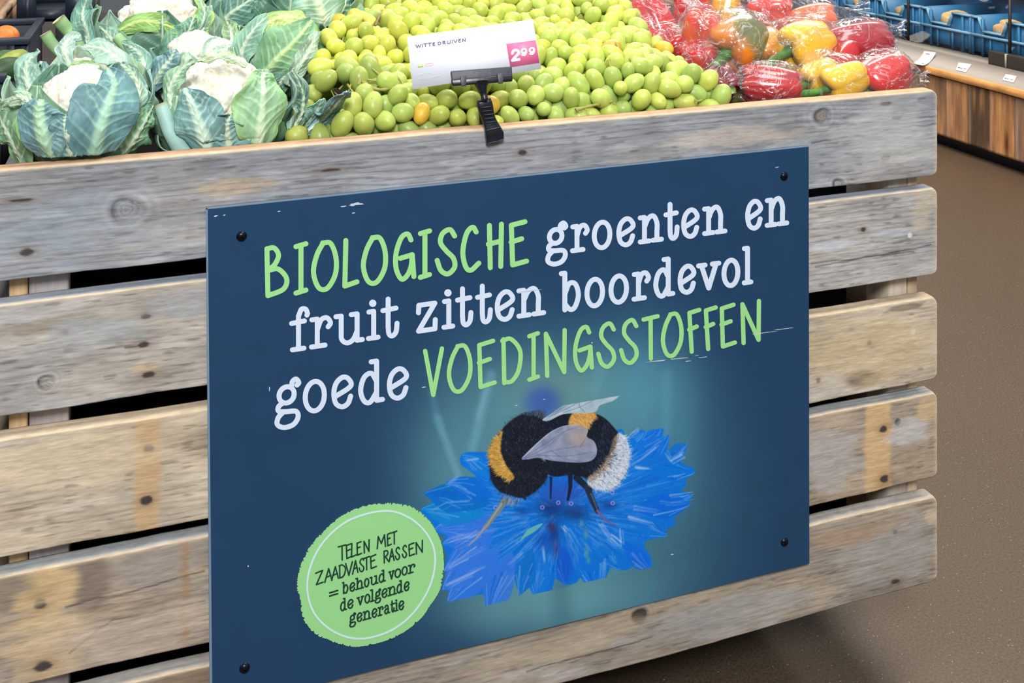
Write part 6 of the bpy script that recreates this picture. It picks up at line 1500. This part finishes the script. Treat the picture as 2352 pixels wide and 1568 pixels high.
# the glass front between the sill and the crates, in panes with dark joints
m_glass, nt, b = new_mat('clear_acrylic'); nt.nodes.remove(b)
tr = nt.nodes.new('ShaderNodeBsdfTransparent'); tr.inputs['Color'].default_value = (.93, .96, .97, 1); gl = nt.nodes.new('ShaderNodeBsdfGlossy'); gl.inputs['Roughness'].default_value = .05
mxs = nt.nodes.new('ShaderNodeMixShader'); lw = nt.nodes.new('ShaderNodeLayerWeight'); lw.inputs['Blend'].default_value = .15
mrg = nt.nodes.new('ShaderNodeMapRange'); mrg.inputs['To Min'].default_value = .012; mrg.inputs['To Max'].default_value = .14; nt.links.new(lw.outputs['Facing'], mrg.inputs['Value']); nt.links.new(mrg.outputs['Result'], mxs.inputs['Fac']); nt.links.new(tr.outputs[0], mxs.inputs[1]); nt.links.new(gl.outputs[0], mxs.inputs[2])
nt.links.new(mxs.outputs[0], [n for n in nt.nodes if n.type == 'OUTPUT_MATERIAL'][0].inputs['Surface'])
xg = xs2 + .004; zg1 = float(on(2200, -40, x=xg)[2])
yj = [float(on(2318, 60, x=xg)[1]), float(on(2085, 40, x=xg)[1])]
edges = [Y0, yj[0], yj[1], yj[1] + (yj[1] - yj[0]), Y1]
for a, b_ in zip(edges, edges[1:]):
    mb = MB(); mb.box((xg, a + .004, zs2), (xg + .005, b_ - .004, zg1)); g_ = cpart(mb, 'glass_panel', m_glass)
    mb = MB(); mb.box((xg - .001, b_ - .006, zs2), (xg + .006, b_ + .004, zg1)); cpart(mb, 'dark_joint', m_dark)
# the dark bracket at the right, with a bright seam
pa, pb = on(2276, 146, x=xs1 + .01), on(2276, 116, x=xs1 + .01)
yb0 = float(on(2420, 150, x=xs1 + .01)[1])
mb = MB(); mb.box((xs1 - .004, yb0, float(pa[2])), (xs1 + .03, float(pa[1]), float(pb[2]))); br = cpart(mb, 'bracket', m_dark, .002)
ps = on(2312, 140, x=xs1); mb = MB(); mb.box((xs1 - .006, float(ps[1]) - .004, float(pa[2]) - .008), (xs1 + .004, float(ps[1]) + .004, float(pb[2]) + .002)); o = mb.build('seam', m_tray, br)
# ---- blue crates in a row behind the glass
XB = xs2 + .03
def bpt(px, py): p = on(px, py, x=XB); return float(p[1]), float(p[2])
z_b = bpt(2229, 121)[1]; z_t = bpt(2234, 36)[1]; z_n = bpt(2183, 57)[1]; z_r = bpt(2227, 73)[1]
y_s = bpt(2234, 60)[0]; pitch = bpt(2118, 40)[0] - y_s
NO = [bpt(px_, py_)[0] - y_s for px_, py_ in ((2192, 29), (2183, 57), (2143, 50), (2134, 17))]    # the notch's four corners along the crate
y_first = y_s - 2 * pitch
BL = ['blue crate at the right edge of the photo behind the dark joint', 'blue crate above the dark bracket, with two golden packs', 'blue crate right of the first dark joint, one golden pack leaning in its notch', 'blue crate crossed by the first dark joint, a pale pack in its notch', 'blue crate half behind the tip of the film bag', 'blue crate showing behind the film bag, last but one in view', 'blue crate furthest along the cooler', 'blue crate beyond the last one with a golden pack']
def blue_crate(y0, y1, label):
    root = thing('blue_crate', label, 'crate', 'blue crates in the cooler', loc=(XB + .2, (y0 + y1) / 2, z_b))
    off = np.array([-XB - .2, -(y0 + y1) / 2, -z_b]); D_ = .40; w = y1 - y0
    n0, n1 = y0 + NO[1] - .012, y0 + NO[2] + .012
    def fr(pts, x=XB, d=.012):
        mb = MB(); mb.prism([[x, p[0], p[1]] for p in pts], (d, 0, 0)); return mb
    mb = MB()
    # front wall with its sloping notch
    mb.prism([[XB, p[0], p[1]] for p in [(y0, z_b), (y0, z_t), (y0 + NO[0], z_t), (n0 + .012, z_n), (n0 + .012, z_b)]], (.012, 0, 0))
    mb.prism([[XB, p[0], p[1]] for p in [(n0 + .012, z_b), (n0 + .012, z_n), (n1 - .012, z_n), (n1 - .012, z_b)]], (.012, 0, 0))
    mb.prism([[XB, p[0], p[1]] for p in [(n1 - .012, z_b), (n1 - .012, z_n), (y0 + NO[3], z_t), (y1, z_t), (y1, z_b)]], (.012, 0, 0))
    mb.box((XB, y0, z_b), (XB + D_, y0 + .01, z_t)); mb.box((XB, y1 - .01, z_b), (XB + D_, y1, z_t)); mb.box((XB + D_ - .012, y0, z_b), (XB + D_, y1, z_t + .03)); mb.box((XB, y0, z_b), (XB + D_, y1, z_b + .012))
    for v in mb.V: v += off
    o = mb.build('shell', m_blue, root)
    mb = MB()
    for f in (.02, .16, .80, .985): mb.box((XB - .010, y0 + w * f - .006, z_b), (XB, y0 + w * f + .006, z_n if .30 < f < .80 else z_t - .006))
    for f in (.36, .66): mb.box((XB - .008, y0 + w * f - .004, z_b), (XB, y0 + w * f + .004, z_r - .01))
    for v in mb.V: v += off
    mb.build('rib', m_blue, o)
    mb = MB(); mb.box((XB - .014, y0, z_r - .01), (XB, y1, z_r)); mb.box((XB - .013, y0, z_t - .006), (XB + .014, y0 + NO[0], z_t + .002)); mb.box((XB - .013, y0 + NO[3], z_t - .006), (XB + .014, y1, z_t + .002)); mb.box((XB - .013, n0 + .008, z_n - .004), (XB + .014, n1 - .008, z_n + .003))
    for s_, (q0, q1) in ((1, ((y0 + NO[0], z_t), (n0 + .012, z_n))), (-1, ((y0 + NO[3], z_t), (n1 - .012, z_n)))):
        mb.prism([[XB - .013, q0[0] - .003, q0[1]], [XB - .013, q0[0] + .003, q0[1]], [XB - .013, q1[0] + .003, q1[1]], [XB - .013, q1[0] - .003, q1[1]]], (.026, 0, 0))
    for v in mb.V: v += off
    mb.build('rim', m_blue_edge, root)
    return root, n0, n1
PK = ['golden wrapped pack in the notch of the crate at the photo edge', 'golden pack with a dark window, lying in the crate above the bracket', 'golden pack leaning in the crate right of the first dark joint', 'pale golden pack in the crate crossed by the first dark joint', 'golden pack peeping over the crate behind the film bag', 'small golden pack in the far blue crate', 'golden pack in the furthest blue crate', 'golden pack at the far end']
for i in range(7):
    y0 = y_first + i * pitch
    r_, n0, n1 = blue_crate(y0 + .003, y0 + pitch - .003, BL[i])
    for j, (dy, sc, dz) in enumerate(((.45, 1.0, 0), (.72, .8, .02)) if i in (1, 2) else ((.5, .85, 0),)):
        D, F = icosphere(3); rg = np.random.default_rng(970 + i * 3 + j)
        e = np.sign(D) * np.abs(D) ** .7; V = e * np.array([.05, .055, .028]) * sc * (1 + .3 * (NZ[1].fbm(D[:, 0] * 2 + i, D[:, 1] * 2 + D[:, 2], 3)[:, None] - .5))
        an = rg.uniform(-.5, .5); cs, sn = math.cos(an), math.sin(an); V = V @ np.array([[1, 0, 0], [0, cs, sn], [0, -sn, cs]])
        c = np.tile((222, 176, 128), (len(V), 1)) * (.8 + .4 * NZ[2].fbm(V[:, 1] * 50, V[:, 2] * 50 + V[:, 0] * 30, 3))[:, None]
        lab = PK[i] if j == 0 else ('second golden pack behind the one with a dark window' if i == 1 else 'second golden pack lying behind the leaning one')
        o = mesh_obj('food_pack', V, F, m_loaf, col=lin_arr(c)); o.location = (XB + .065 + .05 * j, n0 + (n1 - n0) * dy, z_n + .012 + dz * .5)
        tag(o, lab, 'food pack', 'golden packs in the blue crates')
# dark packs and the shelf above, of which only the lower edge shows
mb = MB(); mb.box((XB + .28, Y0, z_t + .07), (XB + .5, Y1, z_t + .20)); cpart(mb, 'upper_shelf', m_dark)
mb = MB(); mb.box((XB + .52, Y0, z_b), (XB + .56, Y1, z_t + .5)); cpart(mb, 'back_panel', plain('blue_grey_back', rgba(86, 104, 120), .6, noise=.1))
mb = MB(); mb.box((XB + .10, Y0, z_t + .235), (XB + .5, Y1, z_t + .26)); cpart(mb, 'upper_sill', m_tray)
# ---- price labels on the sill
def label_strip(pts, text, lab, lift=.002, curl=0.0):
    q = np.array(pts, float); n = unit(np.array([-(zs1 - zs0), 0, xs1 - FRX - .004]))
    P = sill(q[:, 0], q[:, 1], lift); c0 = P.mean(0); k = 7
    V = []
    for i in range(k):
        f = i / (k - 1); a = P[0] * (1 - f) + P[3] * f; b_ = P[1] * (1 - f) + P[2] * f; lf = n * curl * (abs(f - .5) * 2) ** 2
        V += [a + lf, b_ + lf]
    V = np.array(V) - c0
    root = thing('price_label', lab, 'price label', 'paper price labels on the cooler sill', loc=tuple(c0))
    o = mesh_obj('paper', V, flip(grid_faces(k, 2)), m_label, root); md = o.modifiers.new('t', 'SOLIDIFY'); md.thickness = .0006
    mb = MB()
    for (u0, u1, v0, v1) in text:
        f = lambda u, v: (P[0] * (1 - u) + P[1] * u) * (1 - v) + (P[3] * (1 - u) + P[2] * u) * v - c0 + n * (.001 + curl * (abs(v - .5) * 2) ** 2)
        mb.add([f(u0, v0), f(u1, v0), f(u1, v1), f(u0, v1)], [[3, 2, 1, 0]])
    if text: mb.build('print', m_grey_ink if len(text) < 3 else m_navy_ink, root)
label_strip([(2124, 123), (2151, 127), (2121, 157), (2093, 151)], [(.25, .6, .1, .14), (.62, .72, .72, .8), (.74, .80, .72, .8)], 'curled paper price label, nearest to the crate corner on the cooler sill', .003, .012)
label_strip([(2202, 143), (2232, 148), (2219, 166), (2195, 161)], [(.12, .3, .6, .72), (.34, .46, .6, .72), (.56, .64, .62, .72), (.68, .82, .62, .72)], 'flat paper price label in the middle of the sill, left of the dark bracket')
label_strip([(2310, 170), (2336, 175), (2328, 190), (2302, 184)], [(.12, .3, .6, .72), (.34, .46, .6, .72), (.56, .64, .62, .72), (.68, .82, .62, .72)], 'flat paper price label below the dark bracket at the right')
label_strip([(2040, 99), (2056, 104), (2038, 121), (2029, 118)], [], 'paper price label half hidden behind the film bag tip', .003, .008)
# ------------------------------------------------------------------ black plastic crates of other produce, to the left
m_bcrate = plain('black_plastic_crate', rgba(34, 42, 56), .45, noise=.15, scale=40)
m_orange = plain('orange_peel', rgba(206, 116, 30), .5, noise=.15, scale=300, bump=.3)
m_tom = plain('tomato_skin', rgba(216, 30, 24), .2, noise=.06, coat=.4)
m_cour = vcol_mat('courgette_skin', rough=.45, scale=(120, 120, 120), amt=.25, bump=.1, detail=3)
m_board = vcol_mat('brown_board', rough=.6, scale=(60, 6, 60), amt=.25, bump=.3, detail=4)
m_stand = plain('dark_stand', rgba(26, 30, 36), .6, noise=.1)
XW = XL - .012
def black_crate(x0, x1, y0, y1, z0, z1, label, hole=None, low_back=False):
    root = thing('plastic_crate', label, 'crate', 'black plastic crates left of the wooden crate', loc=((x0 + x1) / 2, (y0 + y1) / 2, z0))
    off = -np.array([(x0 + x1) / 2, (y0 + y1) / 2, z0]); t = .008
    def put(mb, name, par, bev=.0012):
        for v in mb.V: v += off
        return mb.build(name, m_bcrate, par, bevel=bev)
    if hole:
        hx0, hx1, hz0, hz1 = hole; mb = MB()
        mb.box((x0, y0, z0), (hx0, y0 + t, z1)); mb.box((hx1, y0, z0), (x1, y0 + t, z1)); mb.box((hx0, y0, z0), (hx1, y0 + t, hz0)); mb.box((hx0, y0, hz1), (hx1, y0 + t, z1)); put(mb, 'front_wall', root, 0)
    else:
        mb = MB(); mb.box((x0, y0, z0), (x1, y0 + t, z1)); put(mb, 'front_wall', root)
    mb = MB(); mb.box((x0, y1 - t, z0), (x1, y1, z1 - .07 * low_back)); put(mb, 'back_wall', root)
    for a in (x0, x1 - t):
        mb = MB(); mb.prism([[a, y0 + t, z0], [a, y0 + t, z1], [a, y1 - t, z1 - .07 * low_back], [a, y1 - t, z0]], (t, 0, 0)); put(mb, 'end_wall', root)
    mb = MB(); mb.box((x0, y0, z0), (x1, y1, z0 + .006)); put(mb, 'base', root)
    mb = MB(); mb.box((x0 - .004, y0 - .006, z1 - .008), (x1 + .004, y0 + t + .003, z1 + .002))
    if not low_back:
        mb.box((x0 - .004, y1 - t - .003, z1 - .008), (x1 + .004, y1 + .006, z1 + .002))
        mb.box((x0 - .004, y0 + t, z1 - .008), (x0 + t, y1 - t, z1 + .002)); mb.box((x1 - t, y0 + t, z1 - .008), (x1 + .004, y1 - t, z1 + .002))
    put(mb, 'rim', root, .001)
    for f in (.15, .4, .65, .9):
        mb = MB(); xx = x0 + (x1 - x0) * f; mb.box((xx - .004, y0 - .005, z0), (xx + .004, y0, z1 - .008))
        if not (hole and hole[0] - .006 < xx < hole[1] + .006): put(mb, 'rib', root, 0)
    return root
ya = 2.06                                # the upper crate stands just beyond the wooden one
zA0 = float(on(60, 52, y=ya)[2]); zA1 = float(on(60, -22, y=ya)[2])
xa0, xa1 = float(on(38, 20, y=ya)[0]), float(on(205, 10, y=ya)[0])
h0, h1 = on(83, 23, y=ya), on(150, 6, y=ya)
black_crate(xa0, xa1, ya, ya + .22, zA0, zA1, 'upper black plastic crate with an oblong hand hole, behind the wooden crate', (float(h0[0]), float(h1[0]), float(h0[2]), float(h1[2])))
y1_ = 1.79
z1t = float(on(40, 90, y=y1_)[2]); hh0, hh1 = on(44, 121, y=y1_), on(84, 101, y=y1_)
x1a = float(on(-70, 90, y=y1_)[0]) - .14
black_crate(x1a, XW, y1_, 2.02, z1t - .13, z1t, 'black plastic crate of oranges and tomatoes, second from the back', (float(hh0[0]), min(float(hh1[0]), XW - .012), float(hh0[2]), float(hh1[2])))
y2_ = 1.50
z2t = float(on(15, 173, y=y2_)[2])
black_crate(x1a - .05, XW, y2_, 1.775, z2t - .12, z2t, 'black plastic crate of dark green courgettes below the oranges', low_back=True)
y3_ = 1.30
z3t = float(on(5, 216, y=1.47)[2]) - .002
black_crate(x1a - .10, XW, y3_, 1.487, z3t - .12, z3t, 'black plastic crate nearest the front left corner, mostly hidden by leaves')
mb = MB(); mb.box((x1a - .3, 1.28, 0), (XW, 2.03, z3t - .125))
o = mb.build('display_stand', m_stand); tag(o, 'dark stand under the black plastic crates, left of the wooden crate', 'stand')
mb = MB(); mb.box((x1a - .28, 1.5, z3t - .125), (XW - .001, 2.04, min(z2t - .12, z1t - .13) - .002)); o = mb.build('stand_step', m_stand, None)
o.parent = bpy.data.objects['display_stand']
mb = MB(); mb.box((XW + .02, 2.035, 0), (xa1, 2.5, zA0 - .002)); o = mb.build('plinth_block', m_stand); tag(o, 'dark block behind the wooden crate carrying the upper black crate', 'stand')
V, F = icosphere(3)
rg = np.random.default_rng(77)
zo = z1t - .010
for i, (dx, yy) in enumerate(((.076, 1.845), (.032, 1.842), (.032, 1.888), (.120, 1.85), (.078, 1.892))):
    r = .0205; o = mesh_obj('orange', V * r * np.array([1, 1, .93]), F, m_orange); o.location = (XW - .010 - dx, yy, zo + .004 * (i % 2))
    tag(o, ['orange at the middle of the black crate, behind its rim', 'orange right of the middle one in the black crate', 'orange at the back right of the black crate, beside its end wall', 'leftmost orange in the black crate', 'orange directly behind the middle one in the black crate'][i], 'orange', 'oranges in the black crate')
for i, (px, py) in enumerate(((54, 110), (66, 108), (78, 112))):
    p = on(px, py, y=y1_ + .034); r = .017
    p[0] = min(p[0], XW - .012 - r)
    o = mesh_obj('tomato', V * r * np.array([1, 1, .9]), F, m_tom); o.location = p + np.array([-.002 * i, .036 * (i == 1), 0])
    tag(o, ['red tomato at the left of the crate\'s hole', 'red tomato in the middle of the crate\'s hole, set back', 'red tomato at the right of the crate\'s hole'][i], 'tomato', 'tomatoes behind the crate hole')
def courgette(a, b_, r, col, lab, sag=.004):
    a, b_ = np.asarray(a), np.asarray(b_); m_ = (a + b_) / 2 + np.array([0, 0, sag]); P = catmull(np.array([a, m_, b_]), 9); n = len(P)
    rr = r * np.array([.35, .7] + [1] * (n - 5) + [.85, .6, .4]); Vv, Ff = tube_geo(P, rr, 14); c0 = P.mean(0)
    c = np.tile(np.asarray(col, float), (len(Vv), 1)) * (.75 + .5 * NZ[3].fbm(Vv[:, 0] * 70, Vv[:, 2] * 70, 3))[:, None]
    root = thing('courgette', lab, 'vegetable', 'green vegetables in the black crates', loc=tuple(c0))
    mesh_obj('body', Vv - c0, Ff, m_cour, root, col=lin_arr(c))
    d = unit(P[-1] - P[-3]); Vs, Fs = tube_geo([P[-1] - d * .003, P[-1] + d * .012], [r * .4, r * .3], 8); mesh_obj('stalk_end', Vs - c0, Fs, m_pstem, root, col=lin_arr(np.tile((120, 124, 70), (len(Vs), 1))))
courgette(on(2, 158, y=y2_ + .09), on(56, 132, y=y2_ + .16), .013, (142, 156, 62), 'yellow-green pod lying on top of the courgettes')
courgette(on(-10, 172, y=y2_ + .05), on(44, 160, y=y2_ + .06), .016, (44, 76, 40), 'dark green courgette in front, under the yellow-green pod')
courgette(on(-10, 150, y=y2_ + .15), on(30, 140, y=y2_ + .2), .015, (60, 92, 44), 'dark green courgette at the back of its crate')
# the brown board at the very corner of the photo
zbd = float(on(8, 52, y=2.07)[2])
q = on(np.array([45., 5., -90., -90.]), np.array([0., 53., 60., -14.]), z=zbd)
mb = MB(); mb.prism(q[::-1], (0, 0, -.03)); 
Vb = np.concatenate(mb.V); o = mesh_obj('brown_board', Vb, mb.F, m_board, col=lin_arr(np.tile((150, 108, 72), (len(Vb), 1))), smooth_shade=False); tag(o, 'brown wooden board in the top left corner beside the upper black crate', 'board')
dq = q[1] - q[0]; nq = unit(np.cross(dq, [0, 0, 1])); mb = MB(); mb.prism([q[0], q[1], q[1] + nq * .012, q[0] + nq * .012], (0, 0, .012)); Vb = np.concatenate(mb.V)
o2 = mesh_obj('edge_strip', Vb, mb.F, m_board, o, col=lin_arr(np.tile((190, 158, 128), (len(Vb), 1))), smooth_shade=False)
mb = MB(); mb.box((x1a - .3, 2.07, 0), (float(q[:, 0].max()) - .05, 2.5, zbd - .031)); o3 = mb.build('support_block', m_stand, o)
print('left', [round(v, 3) for v in (zA0, zA1, z1t, z2t, z3t, x1a, zbd)], q.round(3).tolist())
